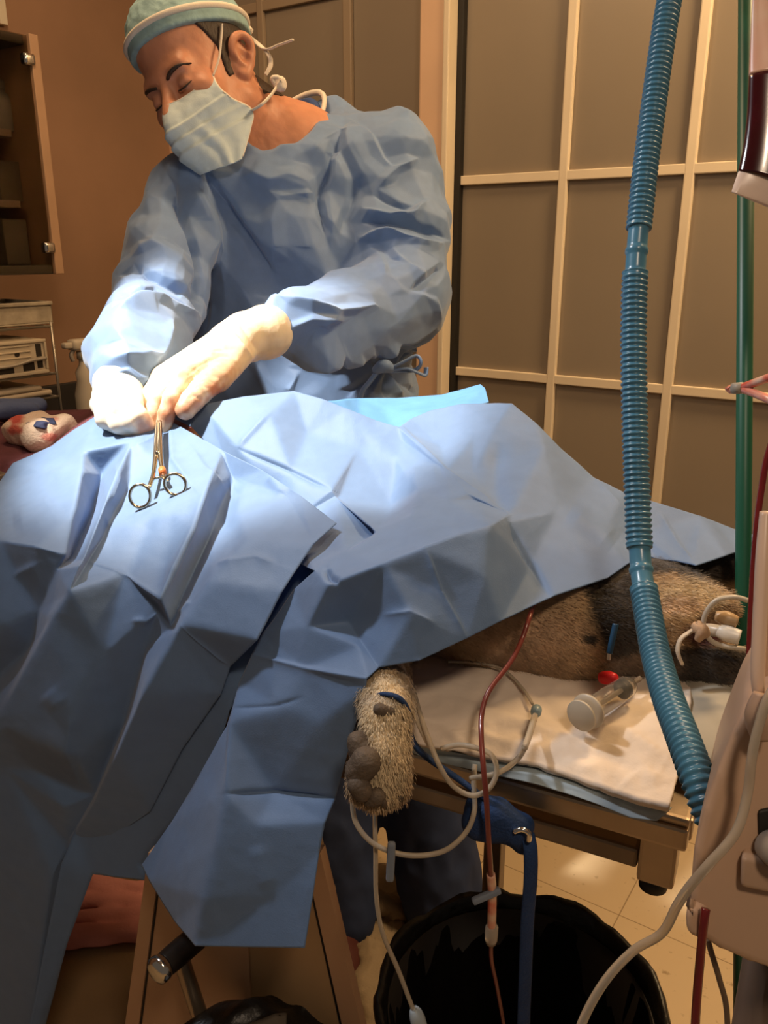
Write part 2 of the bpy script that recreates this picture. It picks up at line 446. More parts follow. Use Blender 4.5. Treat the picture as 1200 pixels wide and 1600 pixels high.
door = struct('door_1', *box(W((aR + aP) / 2, BW + .012, (ZB + ZT) / 2), (aP - aR, .02, ZT - ZB), ROOM), m_glass)
door['label'] = 'frosted brown glass sliding door with cream grid bars behind the table'
mb = MB()
a1, a2 = aw(883, 260), aw(1080, 260); da = a1 - a2
for k in range(3): mb.add(*box(W(a1 - da * k, BW - .004, (ZB + ZT) / 2), (.0215, .014, ZT - ZB), ROOM, .003))
for z in zr: mb.add(*hbar(aR, aP, z, .021, .004, .013))
mb.build('grid_bar', m_cream, door, False)
mb = MB(); mb.add(*box(W(aP - .004, BW - .002, (ZB + ZT) / 2), (.016, .03, ZT - ZB), ROOM, .002)); mb.build('gasket', m_black, door, False)
# jamb: broad tan post with a paler lip
aJ0, aJ1 = aw(711, 300), aw(668, 300)
jamb = struct('trim_1', *box(W((aJ0 + aJ1) / 2 + .004, BW - .02, 1.26), (aJ1 - aJ0 - .012, .06, 2.52), ROOM, .004), m_tan)
struct('trim_2', *box(W(aJ0 + .003, BW - .03, 1.26), (.016, .05, 2.52), ROOM, .003), m_cream)
aL = aw(282, 240)
win = struct('window_1', *box(W((aJ1 + aL) / 2, BW + .03, (ZB + ZT) / 2), (aL - aJ1, .02, ZT - ZB), ROOM), m_glass)
mb = MB()
mb.add(*box(W(aw(541, 140), BW + .012, 1.25), (.026, .014, 2.4), ROOM, .003)); mb.add(*box(W(aw(403, 20), BW + .012, 1.25), (.022, .014, 2.4), ROOM, .003))
zt = Pw(400, 10)[2]
for z in (zt, zt - dz * 1.02, zt - 2.04 * dz): mb.add(*hbar(aJ1, aL, z, .024, -.012, .012))
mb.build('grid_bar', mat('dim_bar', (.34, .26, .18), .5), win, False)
aL2 = aw(247, 240); am = aw(266, 240)
struct('trim_3', *box(W((aL2 + am) / 2, BW - .01, 1.26), (aL2 - am, .05, 2.52), ROOM, .003), mat('yellow_trim', (.56, .36, .17), .5, var=.05))
struct('trim_4', *box(W((am + aL) / 2, BW + .005, 1.26), (am - aL, .04, 2.52), ROOM, .003), m_tan)
aEnd = EW
struct('wall_back', *box(W((aL2 + aEnd + .08) / 2, BW + .04, 1.3), (aEnd + .08 - aL2, .08, 2.6), ROOM), m_wall)
struct('trim_5', *box(W((aR + aL) / 2, BW - .01, 2.51), (aL - aR, .08, .18), ROOM), m_tan)

# ------------------------------------------------------------------ wall cabinet (glass doors) over the counter on the left
def Q(v, off, z): return UW * (EW - off) + VW * v + np.array([0, 0, z])   # cabinet-wall coordinates
def vz(px, py, off): p = Pc(px, py, off); return float(p @ VW), float(p[2])
OFF = .34
v1, ztop = vz(60, 55, OFF); v1b, zbot = vz(100, 428, OFF); v1 = (v1 + v1b) / 2; v0 = v1 - .95
m_cab = mat('cabinet_laminate', (.40, .24, .14), .5, var=.08, vscale=10)
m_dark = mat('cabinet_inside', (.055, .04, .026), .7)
cab = thing('wall_cabinet', Q((v0 + v1) / 2, OFF / 2, zbot), 'brown wall cabinet with dark glass doors and chrome hinges, left of the surgeon', 'cabinet')
def qbox(v0, v1, o0, o1, z0, z1, bev=.002): return box(Q((v0 + v1) / 2, (o0 + o1) / 2, (z0 + z1) / 2), (abs(o1 - o0), abs(v1 - v0), abs(z1 - z0)), np.stack([UW, VW, [0, 0, 1]], 1), bev)
for a, b in ((v1 - .022, v1), (v0, v0 + .022)): mesh('side_panel', *qbox(a, b, .001, OFF, zbot, ztop), m_cab, cab, False)
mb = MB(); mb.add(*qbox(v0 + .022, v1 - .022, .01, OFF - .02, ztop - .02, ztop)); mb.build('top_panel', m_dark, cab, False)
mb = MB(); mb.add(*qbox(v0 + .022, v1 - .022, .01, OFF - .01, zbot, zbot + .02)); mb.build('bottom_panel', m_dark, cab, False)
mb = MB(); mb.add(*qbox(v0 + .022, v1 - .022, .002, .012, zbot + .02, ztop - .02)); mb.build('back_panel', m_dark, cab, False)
zs1 = vz(40, 205, OFF - .06)[1]; zs2 = vz(40, 314, OFF - .06)[1]
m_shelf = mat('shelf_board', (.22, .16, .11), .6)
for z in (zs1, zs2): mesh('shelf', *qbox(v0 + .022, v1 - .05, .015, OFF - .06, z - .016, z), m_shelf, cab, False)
m_pane = mat('smoked_glass', (.62, .56, .48), .04, trans=1.0, ior=1.1, spec=.3)
dm = (v0 + v1) / 2
for a, b in ((v0 + .024, dm - .002), (dm + .002, v1 - .024)): mesh('glass_door', *qbox(a, b, OFF - .012, OFF - .006, zbot + .004, ztop - .004, 0), m_pane, cab, False)
m_chrome = mat('chrome', (.78, .76, .72), .15, metal=1.0)
for py, px in ((92, 47), (387, 79)):
    vv, zz = vz(px, py, OFF + .004)
    mb = MB(); mb.add(*qbox(vv - .013, vv + .013, OFF - .014, OFF + .006, zz - .012, zz + .012, .006)); mb.build('hinge', m_chrome, cab)
# things on its shelves
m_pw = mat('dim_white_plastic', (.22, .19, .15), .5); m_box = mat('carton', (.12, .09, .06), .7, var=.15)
def small_bottle(px, py, off, h, r, lab, z=None):
    v, zz = vz(px, py, off); zz = z if z is not None else zz
    t = thing('bottle', Q(v, off, zz), lab, 'bottle')
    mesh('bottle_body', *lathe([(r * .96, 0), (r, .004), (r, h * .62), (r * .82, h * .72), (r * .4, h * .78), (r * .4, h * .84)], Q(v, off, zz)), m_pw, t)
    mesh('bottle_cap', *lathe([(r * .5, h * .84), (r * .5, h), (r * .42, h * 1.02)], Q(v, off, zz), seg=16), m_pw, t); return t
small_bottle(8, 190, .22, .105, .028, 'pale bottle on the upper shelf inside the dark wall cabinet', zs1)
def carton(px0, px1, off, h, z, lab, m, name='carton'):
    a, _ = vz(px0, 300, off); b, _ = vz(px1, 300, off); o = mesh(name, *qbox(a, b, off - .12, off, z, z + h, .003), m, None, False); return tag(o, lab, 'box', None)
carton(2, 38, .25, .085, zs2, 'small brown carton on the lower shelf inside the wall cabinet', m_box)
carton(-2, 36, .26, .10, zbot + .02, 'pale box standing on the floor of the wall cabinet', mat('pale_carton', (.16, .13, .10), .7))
# framed sign above the cabinet, only its corner in view
v, z = vz(12, 40, .015); z1 = z + .2
fr = thing('framed_picture', Q(v - .1, .01, z), 'white framed teal picture above the wall cabinet, cut by the corner', 'picture')
mb = MB()
mb.add(*qbox(v - .02, v, .002, .018, z, z1)); mb.add(*qbox(v - .24, v - .22, .002, .018, z, z1)); mb.add(*qbox(v - .22, v - .02, .002, .018, z, z + .02)); mb.add(*qbox(v - .22, v - .02, .002, .018, z1 - .02, z1))
mb.build('picture_frame', mat('off_white', (.62, .54, .42), .5), fr, False)
mesh('picture', *qbox(v - .22, v - .02, .002, .010, z + .02, z1 - .02, 0), mat('teal_print', (.07, .27, .27), .6, var=.2, vscale=20), fr, False)

# ------------------------------------------------------------------ counter, rack and what stands on it
ZC = .86
vc1 = vz(260, 600, .3)[0]
cnt = thing('base_cabinet', Q(vc1 - .75, .25, 0), 'dark counter along the brown wall behind the surgeon\'s right arm', 'cabinet')
mesh('cabinet_body', *qbox(vc1 - 1.5, vc1, .002, .52, .0, ZC - .04), mat('dark_wood', (.10, .06, .035), .6, var=.2), cnt, False)
mesh('worktop', *qbox(vc1 - 1.5, vc1 + .02, .002, .55, ZC - .04, ZC, .006), mat('dark_worktop', (.035, .03, .028), .4), cnt, False)
mesh('backsplash', *qbox(vc1 - 1.5, vc1 + .02, 0.001, .02, ZC, ZC + .085, .003), mat('dark_worktop', (.035, .03, .028), .4), cnt, False)
CABR = np.stack([UW, VW, [0, 0, 1]], 1)
for o in list(cnt.children) + list(cab.children): turned(o, CABR)
m_wire = mat('grey_wire', (.40, .36, .30), .35, metal=.8)
OR = .36
vr, _ = vz(92, 560, OR)
zA = vz(50, 512, OR)[1]; zBs = vz(50, 588, OR)[1]; zCs = vz(50, 626, OR)[1]
rack = thing('wire_rack', Q(vr - .3, OR - .12, ZC), 'grey wire shelf rack on the counter below the wall cabinet', 'rack')
for vv in (vr - .01, vr - .62):
    for oo in (OR, OR - .24): mesh('rack_post', *tube([Q(vv, oo, ZC), Q(vv, oo, zA + .01)], .0035, 8, smooth=False), m_wire, rack)
for z in (zA, zBs, zCs):
    mb = MB(); mb.tube([Q(vr - .62, OR, z), Q(vr - .01, OR, z)], .003, 6, smooth=False); mb.tube([Q(vr - .62, OR - .24, z), Q(vr - .01, OR - .24, z)], .003, 6, smooth=False)
    for k in range(14): mb.tube([Q(vr - .61 + k * .046, OR, z), Q(vr - .61 + k * .046, OR - .24, z)], .0018, 5, smooth=False)
    mb.build('rack_shelf', m_wire, rack)
# clear bin with gauze
vb, zb = vz(84, 508, OR - .02)
bn = thing('storage_bin', Q(vb - .12, OR - .1, zA + .004), 'cloudy plastic bin of supplies on the top of the wire rack', 'bin')
mb = MB(); w0, w1, o0, o1 = vb - .27, vb, OR - .2, OR - .02; h = vz(84, 470, OR - .02)[1] - zA
for a in (qbox(w0, w1, o0, o1, zA + .004, zA + .008), qbox(w0, w1, o1 - .004, o1, zA + .008, zA + h), qbox(w0, w1, o0, o0 + .004, zA + .008, zA + h), qbox(w0, w0 + .004, o0, o1, zA + .008, zA + h), qbox(w1 - .004, w1, o0, o1, zA + .008, zA + h), qbox(w0, w1, o1, o1 + .006, zA + h - .008, zA + h)): mb.add(*a)
mb.build('bin_wall', mat('cloudy_plastic', (.36, .30, .22), .4, var=.25, vscale=30), bn, False)
mesh('bin_contents', *qbox(w0 + .01, w1 - .02, o0 + .01, o1 - .01, zA + .01, zA + h * .85, .012), mat('supplies', (.40, .33, .24), .8, var=.5, vscale=45), bn, True)
tag(mesh('carton', *qbox(vb - .36, vb - .2, OR - .012, OR + .028, zA + .004, zA + h * .5), mat('off_white', (.62, .54, .42), .5), None, False), 'small pale box in front of the cloudy bin at the photo\'s left edge', 'box')
# sterilising cassette with slots
vk, zk = vz(76, 583, OR + .0); hk = vz(76, 528, OR)[1] - zBs - .004
cs = thing('instrument_cassette', Q(vk - .13, OR - .08, zBs + .004), 'beige metal instrument cassette with dark slots on the wire rack', 'tray')
m_be = mat('beige_metal', (.60, .50, .36), .45, var=.08, vscale=25); m_hole = mat('dark_slot', (.03, .022, .015), .8)
mesh('cassette_body', *qbox(vk - .26, vk, OR - .16, OR, zBs + .004, zBs + .004 + hk, .006), m_be, cs, False)
zt_ = zBs + .004 + hk
mb = MB(); mb.add(*qbox(vk - .26, vk, OR, OR + .005, zBs + .004, zBs + .012)); mb.add(*qbox(vk - .26, vk, OR, OR + .005, zt_ - .007, zt_)); mb.add(*qbox(vk - .006, vk, OR, OR + .005, zBs + .012, zt_ - .007)); mb.build('cassette_rim', m_be, cs, False)
for a, b, c, d in ((-.026, -.012, .50, .86), (-.026, -.012, .16, .40), (-.062, -.034, .12, .36), (-.12, -.085, .10, .34), (-.19, -.15, .10, .34)):
    mesh('slot', *qbox(vk + a, vk + b, OR - .004, OR + .0012, zBs + .004 + hk * c, zBs + .004 + hk * d, .0008), m_hole, cs, False)
mesh('slot', *lathe([(.006, -.004), (.006, .0012)], Q(vk - .073, OR, zBs + .004 + hk * .62), -UW, 14), m_hole, cs, False)
for k in range(3): mesh('rib', *qbox(vk - .25, vk - .04, OR, OR + .003, zBs + .004 + hk * (.50 + .16 * k), zBs + .004 + hk * (.54 + .16 * k), .001), m_be, cs, False)
mesh('latch_bar', *tube([Q(vk - .25, OR + .006, zBs + .004 + hk * .42), Q(vk - .11, OR + .008, zBs + .004 + hk * .32), Q(vk - .045, OR + .008, zBs + .004 + hk * .42), Q(vk - .006, OR + .006, zBs + .004 + hk * .44)], .004, 8), mat('pale_grey_metal', (.50, .45, .38), .4, metal=.5), cs)
# folded white towels on the lower rack shelf
for k, (a, b, h_) in enumerate(((-.20, -.02, .012), (-.17, -.045, .011))):
    o = mesh('folded_towel', *qbox(vr + a, vr + b, OR - .18, OR - .01, zCs + .005 + .013 * k, zCs + .005 + .013 * k + h_, .005), mat('towel_white', (.60, .50, .37), .9, bump=.4, bscale=200), None)
    tag(o, 'wide folded white cloth lying on the wire rack, lower of two' if k == 0 else 'narrow folded white cloth lying on a wider one in the rack', 'towel', None)
# spray bottle
vs0, zs0 = vz(140, 642, .36); sp = Q(vs0, .36, ZC)
hs = vz(137, 525, .36)[1] - ZC
sb = thing('spray_bottle', sp, 'white spray bottle with a yellow label on the counter beside the right sleeve', 'bottle')
mpl = mat('spray_plastic', (.50, .43, .34), .45)
r = .03
mesh('bottle_body', *lathe([(r * .95, 0), (r, .006), (r, hs * .45), (r * .72, hs * .58), (r * .78, hs * .66), (r * .42, hs * .74), (r * .4, hs * .80)], sp), mpl, sb)
mesh('label', *lathe([(r + .0006, hs * .05), (r + .0006, hs * .19)], sp), mat('yellow_label', (.62, .42, .06), .6), sb)
mb = MB(); mb.add(*lathe([(.016, hs * .79), (.016, hs * .86)], sp, seg=16)); mb.add(*box(sp + [0, 0, hs * .93], (.034, .068, .026), np.stack([UW, VW, [0, 0, 1]], 1), .008)); mb.add(*box(sp + [0, 0, hs * .93] - VW * .042, (.018, .022, .014), np.stack([UW, VW, [0, 0, 1]], 1), .004)); mb.build('spray_head', mpl, sb)
mesh('trigger', *tube([sp + [0, 0, hs * .90] - VW * .022, sp + [0, 0, hs * .84] - VW * .034, sp + [0, 0, hs * .78] - VW * .03], .005, 8), mat('grey_trigger', (.28, .24, .2), .5), sb)

# ================================================================== THE SURGEON
l_, f_, u_ = np.array([.7574, .1881, .6252]), np.array([-.4717, -.5045, .7232]), np.array([-.4514, .8427, .2934])
HB = np.stack([v[0] * R_ + v[1] * U_ + v[2] * T_ for v in (l_, f_, u_)], 1)     # columns: his left, forward, up
HC = Pd(311, 108, 1.30)
def H(x, y, z): return HC + HB @ np.array([x, y, z])
def Hs(P): return (P - HC) @ HB                                                  # world -> head frame
m_skin = mat('skin', (.56, .25, .145), .5, var=.10, vscale=30, bump=.12, bscale=300, sss=.08)
m_hair = mat('brown_hair', (.035, .018, .010), .55, bump=.9, bscale=350, stretch=(1, 1, .3))
m_gown = mat('gown_blue', (.145, .235, .425), .62, var=.05, vscale=60, bump=.10, bscale=700, sheen=.25)
m_scrub = mat('scrub_navy', (.035, .065, .19), .8, bump=.2, bscale=500)
m_white = mat('white_tie', (.74, .66, .56), .8, bump=.3, bscale=400)

SLp, SRp = Pd(607, 258, 1.43), Pd(303, 305, 1.35)
NB = Pd(462, 246, 1.42)
ELp, WLp = Pd(628, 462, 1.37), Pd(398, 520, 1.125)
ERp, WRp = Pd(252, 462, 1.28), Pd(188, 592, 1.065)
body = Body(.02)
hw = lambda c, r: ell(H(*c), r, HB)
body.add(hw((0, -.004, .03), (.076, .096, .088)), hw((0, .032, -.05), (.06, .064, .078)), k=.03)
body.add(rc(H(0, .068, -.108), H(0, .066, -.112), .022, .020), rc(H(.048, 0, -.072), H(.012, .06, -.106), .022, .02), rc(H(-.048, 0, -.072), H(-.012, .06, -.106), .022, .02), k=.025)
body.add(rc(H(-.036, .080, -.004), H(.036, .080, -.004), .013, .013), k=.016)
body.add(hw((.042, .064, -.045), (.022, .02, .018)), hw((-.042, .064, -.045), (.022, .02, .018)), k=.02)
for sx in (1, -1): body.cut(hw((sx * .031, .106, -.024), (.017, .016, .011)), .012)
for sx in (1, -1): body.add(hw((sx * .031, .081, -.0255), (.0135, .0135, .012)), k=.004)
body.add(rc(H(0, .089, -.016), H(0, .114, -.058), .008, .0125), rc(H(.012, .10, -.062), H(-.012, .10, -.062), .009, .009), k=.010)
# ear
E0 = (.079, -.008, -.028)
body.add(rc(H(.064, -.006, -.03), H(.080, -.014, -.026), .016, .010), k=.008)
earp = [(.073, .004, -.016), (.080, .003, -.003), (.086, -.009, .005), (.090, -.023, .001), (.089, -.029, -.012), (.083, -.024, -.029), (.076, -.013, -.041), (.072, -.004, -.046), (.070, .001, -.040)]
body.add(chain([H(*p) for p in crv(earp, 3)], list(np.interp(np.arange(25), [0, 8, 16, 21, 24], [.0042, .0052, .005, .0065, .005]))), k=.004)
body.add(hw((.078, -.013, -.018), (.0045, .018, .021)), k=.005)
body.cut(hw((.086, -.008, -.024), (.009, .009, .012)), .004)
# neck, shoulders, trunk, arms, hips, legs (mostly under clothing)
body.add(rc(H(0, -.03, -.06), NB, .057, .066), k=.035)
body.add(rc(NB, Pd(420, 268, 1.405), .06, .055), k=.03)
body.add(rc(NB, SLp, .05, .05), rc(NB, SRp, .05, .05), rc(NB, Pd(470, 430, 1.46), .07, .10), rc(Pd(470, 430, 1.46), Pd(505, 700, 1.48), .10, .10), k=.05)
body.add(rc(SLp, ELp, .045, .04), rc(ELp, WLp, .04, .027), rc(SRp, ERp, .036, .034), rc(ERp, WRp, .034, .026), k=.02)
AL, AR = np.array([.115, 1.335, .075]), np.array([-.085, 1.30, .075])
HL, HR = np.array([-.02, 1.50, .88]), np.array([-.20, 1.47, .88])
KL, KR = np.array([.055, 1.44, .47]), np.array([-.125, 1.40, .47])
for h_, k_, a_ in ((HL, KL, AL), (HR, KR, AR)): body.add(rc(h_, k_, .075, .055), rc(k_, a_, .05, .034), rc(a_, a_ + [0, -.12, -.035], .034, .026), k=.04)
# hands inside the gloves (joints: pixel, distance)
HANDL = {'palm': [([Pd(378, 524, 1.105), Pd(243, 597, 1.058)], (.026, .0125)), ([Pd(378, 524, 1.10), Pd(252, 590, 1.045)], (.027, .0135)), ([Pd(378, 528, 1.095), Pd(268, 588, 1.03)], (.027, .0135)), ([Pd(378, 534, 1.09), Pd(288, 590, 1.013)], (.026, .0135)), ([Pd(374, 548, 1.082), Pd(340, 592, 1.028)], (.024, .0165))],
         'fingers': [[(243, 597, 1.058), (222, 622, 1.045), (212, 645, 1.04), (209, 664, 1.04)], [(252, 590, 1.045), (231, 622, 1.03), (222, 647, 1.027), (219, 668, 1.03)], [(268, 588, 1.03), (247, 622, 1.014), (238, 649, 1.011), (235, 670, 1.012)], [(288, 590, 1.013), (269, 622, 1.0), (260, 647, .997), (256, 668, 1.0)], [(340, 590, 1.026), (313, 612, 1.0), (300, 626, .99), (290, 640, .985)]],
         'rad': [.0098, .0108, .0112, .0112, .0152]}
HANDR = {'palm': [([Pd(188, 590, 1.065), Pd(160, 632, 1.025)], (.027, .0145)), ([Pd(190, 590, 1.063), Pd(176, 640, 1.01)], (.027, .0145)), ([Pd(192, 592, 1.06), Pd(192, 640, 1.0)], (.027, .0145)), ([Pd(196, 594, 1.058), Pd(205, 634, 1.0)], (.025, .014))],
         'fingers': [[(160, 632, 1.025), (165, 655, 1.01), (190, 668, 1.012), (208, 672, 1.02)], [(176, 640, 1.01), (186, 662, .998), (204, 670, 1.005), (220, 674, 1.015)], [(192, 640, 1.0), (203, 658, .992), (216, 668, 1.0), (228, 676, 1.01)], [(205, 634, 1.0), (216, 650, .994), (226, 660, 1.0), (232, 672, 1.01)], [(182, 600, 1.07), (160, 622, 1.06), (172, 648, 1.055), (196, 660, 1.05)]],
         'rad': [.0118, .012, .0118, .0112, .013]}
def hand(bd, hd, grow, k):
    for ps, (r1, r2) in hd['palm']: bd.add(rc(ps[0], ps[1], r1 * .85 + grow, r2 + grow), k=.009)
    for fg, r in zip(hd['fingers'], hd['rad']): bd.add(chain([Pd(*p) for p in fg], [r + grow, r * .95 + grow, r * .86 + grow, r * .78 + grow]), k=k)
hand(body, HANDL, -.002, .004); hand(body, HANDR, -.002, .004)
person = thing('person', (-.05, 1.42, 0), 'person in blue gown, teal cap and mask bending over the draped table', 'person')
def axmix(lo, hi, flo, fhi, hc, hf):
    parts = []
    if flo - lo > hc: parts.append(ax(lo, flo, hc)[:-1])
    parts.append(ax(flo, fhi, hf))
    if hi - fhi > hc: parts.append(ax(fhi, hi, hc)[1:])
    return np.concatenate(parts)
hr = .135
P_, Q_ = nets(body, axmix(-.55, .35, HC[0] - hr, HC[0] + hr, .013, .0023), axmix(.85, 1.65, HC[1] - hr, HC[1] + hr, .013, .0023), axmix(.0, HC[2] + .14, HC[2] - .16, HC[2] + .14, .014, .0023))
P_ = laplace(P_, Q_, 2, .5)
hN = Hs(P_)
P_ = P_ + vnormals(P_, Q_) * (.0006 * noise3(P_, 120, 3, 2))[:, None]
mesh('body', P_, Q_, m_skin, person)
# hair: short, below the cap at temple, nape and behind the ear
hd_only = Body(.02); hd_only.ops = body.ops[:5]
neckf = rc(H(0, -.03, -.06), NB, .057, .066)
def hair_fn(P):
    q = Hs(P); n = noise3(q * [1, 1, .35], 240, 5, 2); d = np.minimum(hd_only(P), neckf(P)) - .0032 - .0012 * n; y, z = q[:, 1] + .003 * n, q[:, 2] + .003 * n
    temple = np.maximum(y - .024 - .55 * np.maximum(z, 0), -(z + .006))
    burn = np.maximum(np.maximum(y - .024, -(y - .006)), np.maximum(-(z + .042), z - .02))
    back = np.maximum(y + .030, -(z + .078 + .25 * np.clip(-y - .05, 0, .1)))
    return np.maximum(np.maximum(d, np.minimum(np.minimum(temple, burn), back)), q[:, 2] - .06)
P_, Q_ = sdf_mesh(hair_fn, HC - .14, HC + .14, .0026, 1); mesh('hair', P_, Q_, m_hair, person)
for sx in (1, -1):
    mesh('eyebrow', *tube([H(sx * .013, .0955, -.011), H(sx * .026, .0975, -.007), H(sx * .040, .0915, -.0055), H(sx * .053, .077, -.010)], [.0028, .0036, .0032, .0012], 8, 5, flat=.7), m_hair, person)
    mesh('eyelashes', *tube([H(sx * .018, .0915, -.031), H(sx * .026, .0955, -.0335), H(sx * .036, .0945, -.0335), H(sx * .045, .0855, -.030)], [.0007, .0013, .0014, .0006], 6, 5), m_hair, person)
# cap
m_cap = mat('teal_paper', (.27, .42, .44), .75, var=.10, vscale=60, bump=.5, bscale=160)
def cap_fn(P):
    q = Hs(P)
    e = ell((0, -.010, .036), (.088, .108, .092))(q) - .0035 * noise3(q, 55, 9, 3, True) * np.clip((q[:, 2] - .05) / .03, .15, 1)
    brim = -(q[:, 2] - .030 - .18 * q[:, 1])
    return np.maximum(e, brim)
P_, Q_ = sdf_mesh(cap_fn, HC - .145, HC + .145, .0026, 2); cap = mesh('surgical_cap', P_, Q_, m_cap, person)
ring = []
for t in np.linspace(0, 2 * PI, 48, endpoint=False):
    y0 = -.010 + .1085 * math.sin(t); x0 = .0885 * math.cos(t); z0 = .050 + .17 * y0; s = math.sqrt(max(.05, 1 - ((z0 - .036) / .092) ** 2))
    ring.append(H(x0 * s * 1.006, -.010 + .1085 * math.sin(t) * s * 1.006, z0))
mesh('cap_band', *tube(ring, .0052, 10, 1, closed=True, flat=.35) if False else tube(ring, .0048, 10, 2, closed=True), m_white, cap)
knot = H(.035, -.108, .030)
mb = MB(); mb.tube([knot, knot + .004, knot - [0, 0, .004]], [.006, .010, .006], 8); mb.build('cap_knot', m_white, cap)
mesh('cap_tie', *tube([knot, Pd(412, 76, 1.30), Pd(436, 70, 1.29), Pd(458, 62, 1.28)], [.003, .0045, .0045, .004], 8, flat=.4), m_white, cap)
mesh('cap_tie', *tube([knot, Pd(416, 80, 1.30), Pd(423, 100, 1.30), Pd(415, 117, 1.30)], [.003, .0042, .0042, .003], 8, flat=.4), m_white, cap)
# mask: a pleated cloth over nose, cheeks and chin
m_mask = mat('mask_cloth', (.56, .66, .68), .85, var=.03, vscale=90, bump=.15, bscale=600)
rows = [  # (x, y, z) from his right edge to his left edge
    [(-.062, .050, -.046), (-.045, .079, -.048), (-.022, .102, -.048), (0, .116, -.043), (.022, .102, -.045), (.045, .082, -.042), (.063, .058, -.036)],
    [(-.066, .050, -.064), (-.048, .082, -.066), (-.024, .112, -.068), (0, .132, -.067), (.024, .113, -.066), (.049, .090, -.060), (.069, .066, -.054)],
    [(-.067, .046, -.080), (-.049, .084, -.084), (-.025, .114, -.088), (0, .132, -.088), (.025, .116, -.086), (.050, .088, -.080), (.072, .056, -.074)],
    [(-.066, .042, -.098), (-.048, .081, -.104), (-.025, .110, -.108), (0, .126, -.108), (.025, .114, -.107), (.050, .082, -.103), (.071, .022, -.098)],
    [(-.062, .042, -.118), (-.045, .078, -.123), (-.023, .104, -.127), (0, .117, -.128), (.023, .108, -.129), (.047, .082, -.128), (.064, .044, -.126)],
    [(-.055, .046, -.134), (-.040, .072, -.140), (-.020, .094, -.143), (0, .106, -.146), (.020, .102, -.150), (.040, .090, -.154), (.052, .074, -.155)]]
G = np.array(rows); G = np.stack([crv(g, 12) for g in G]); G = np.stack([crv(G[:, j], 14) for j in range(G.shape[1])], 1)
nr, ncol = G.shape[:2]
Vm = G.reshape(-1, 3); Tm = np.array([(i * ncol + j, i * ncol + j + 1, (i + 1) * ncol + j + 1, (i + 1) * ncol + j) for i in range(nr - 1) for j in range(ncol - 1)])
nn = vnormals(Vm, Tm); nn *= np.sign(nn[:, 1])[:, None]
vv = np.repeat(np.linspace(0, 1, nr), ncol); uu = np.tile(np.linspace(-1, 1, ncol), nr)
off = np.zeros(len(Vm))
for k, vc in enumerate((.30, .46, .62)):
    s = (vv - vc - .04 * np.abs(uu)) ; off += np.where(s > 0, np.exp(-s / .07), np.exp(s / .012)) * .0042 * (1 - .25 * np.abs(uu))
for a, b, w in ((.35, .62, .08), (.62, .40, .06), (.55, .75, .05)):
    off -= .003 * np.exp(-(((uu - a - (vv - .5) * .4) / w) ** 2)) * np.clip((vv - .3) * 3, 0, 1)
off += .0008 * noise3(Vm, 130, 4, 2)
Vm = Vm + nn * off[:, None]
Wm = HC + Vm @ HB.T
mask_o = mesh('face_mask', Wm, Tm, m_mask, person)
sm_ = mask_o.modifiers.new('thickness', 'SOLIDIFY'); sm_.thickness = .0012
Gw = Wm.reshape(nr, ncol, 3)
edge = lambda pts: tube(pts[::4], .0017, 8, 3, flat=.6)
mesh('mask_edge', *edge(Gw[0]), m_white, mask_o); mesh('mask_edge', *edge(Gw[:, -1]), m_white, mask_o); mesh('mask_edge', *edge(Gw[-1]), m_mask, mask_o)
tl, bl = Gw[0, -1], Gw[42, -1]
mesh('mask_tie', *tube([tl, H(.074, .040, -.018), H(.079, .022, .004), H(.084, .008, .024)], .0028, 8, flat=.45), m_white, mask_o)
mk = Pd(432, 136, 1.30)
mesh('mask_tie', *tube([bl, Pd(408, 164, 1.25), Pd(423, 149, 1.27), mk], .0034, 8, flat=.45), m_white, mask_o)
mb = MB(); mb.tube([mk, mk + .005, mk + [.010, 0, -.004]], [.006, .012, .005], 9); mb.tube([mk, mk + [-.006, 0, .012], mk + [.004, .0, .012], mk], [.003, .004, .004, .003], 8); mb.build('mask_knot', m_white, mask_o)

# ------------------------------------------------------------------ gown
gown = Body(.04)
gown.add(rc(SRp, SLp, .066, .080), rc(Pd(440, 320, 1.44), Pd(440, 380, 1.44), .115, .125), k=.05)
gown.add(ell(Pd(455, 440, 1.46), (.190, .125, .26)), rc(Pd(506, 560, 1.48), Pd(520, 900, 1.54), .155, .18), k=.06)
gown.add(rc(SLp, Pd(622, 350, 1.41), .080, .078), rc(Pd(622, 350, 1.41), ELp, .078, .078), k=.03)
gown.add(rc(ELp, Pd(475, 506, 1.185), .074, .047), rc(Pd(475, 506, 1.185), Pd(440, 513, 1.15), .046, .0335), rc(Pd(640, 492, 1.35), Pd(480, 542, 1.18), .040, .026), k=.025)
gown.add(rc(SRp, Pd(262, 390, 1.31), .066, .064), rc(Pd(262, 390, 1.31), ERp, .064, .066), rc(ERp, Pd(212, 556, 1.13), .070, .062), rc(Pd(212, 556, 1.13), WRp + [.006, 0, 0], .060, .046), k=.018)
gown.add(rc(Pd(395, 470, 1.49), Pd(405, 800, 1.57), .12, .15), k=.06)
gown.add(rc(Pd(522, 196, 1.47), SLp, .040, .075), rc(Pd(500, 190, 1.50), Pd(430, 195, 1.52), .035, .035), k=.03)
gown.cut(rc(Pd(436, 185, 1.33), Pd(418, 226, 1.335), .052, .040), .012)
gown.cut(rc(H(0, -.02, -.05), NB + U_ * .010, .058, .080), .010)
gown.clip(lambda P: .52 - P[:, 2])
gfn = lambda P: gown(P) - .010 * crumple(P, .13, 2, 4) - .004 * crumple(P, .06, 12, 4)
P_, Q_ = sdf_mesh(gfn, (-.58, .88, .5), (.36, 1.75, 1.66), .0042, 1)
GT = np.concatenate([Q_[:, [0, 1, 2]], Q_[:, [0, 2, 3]]])
dp = lambda a, b: (a, b)
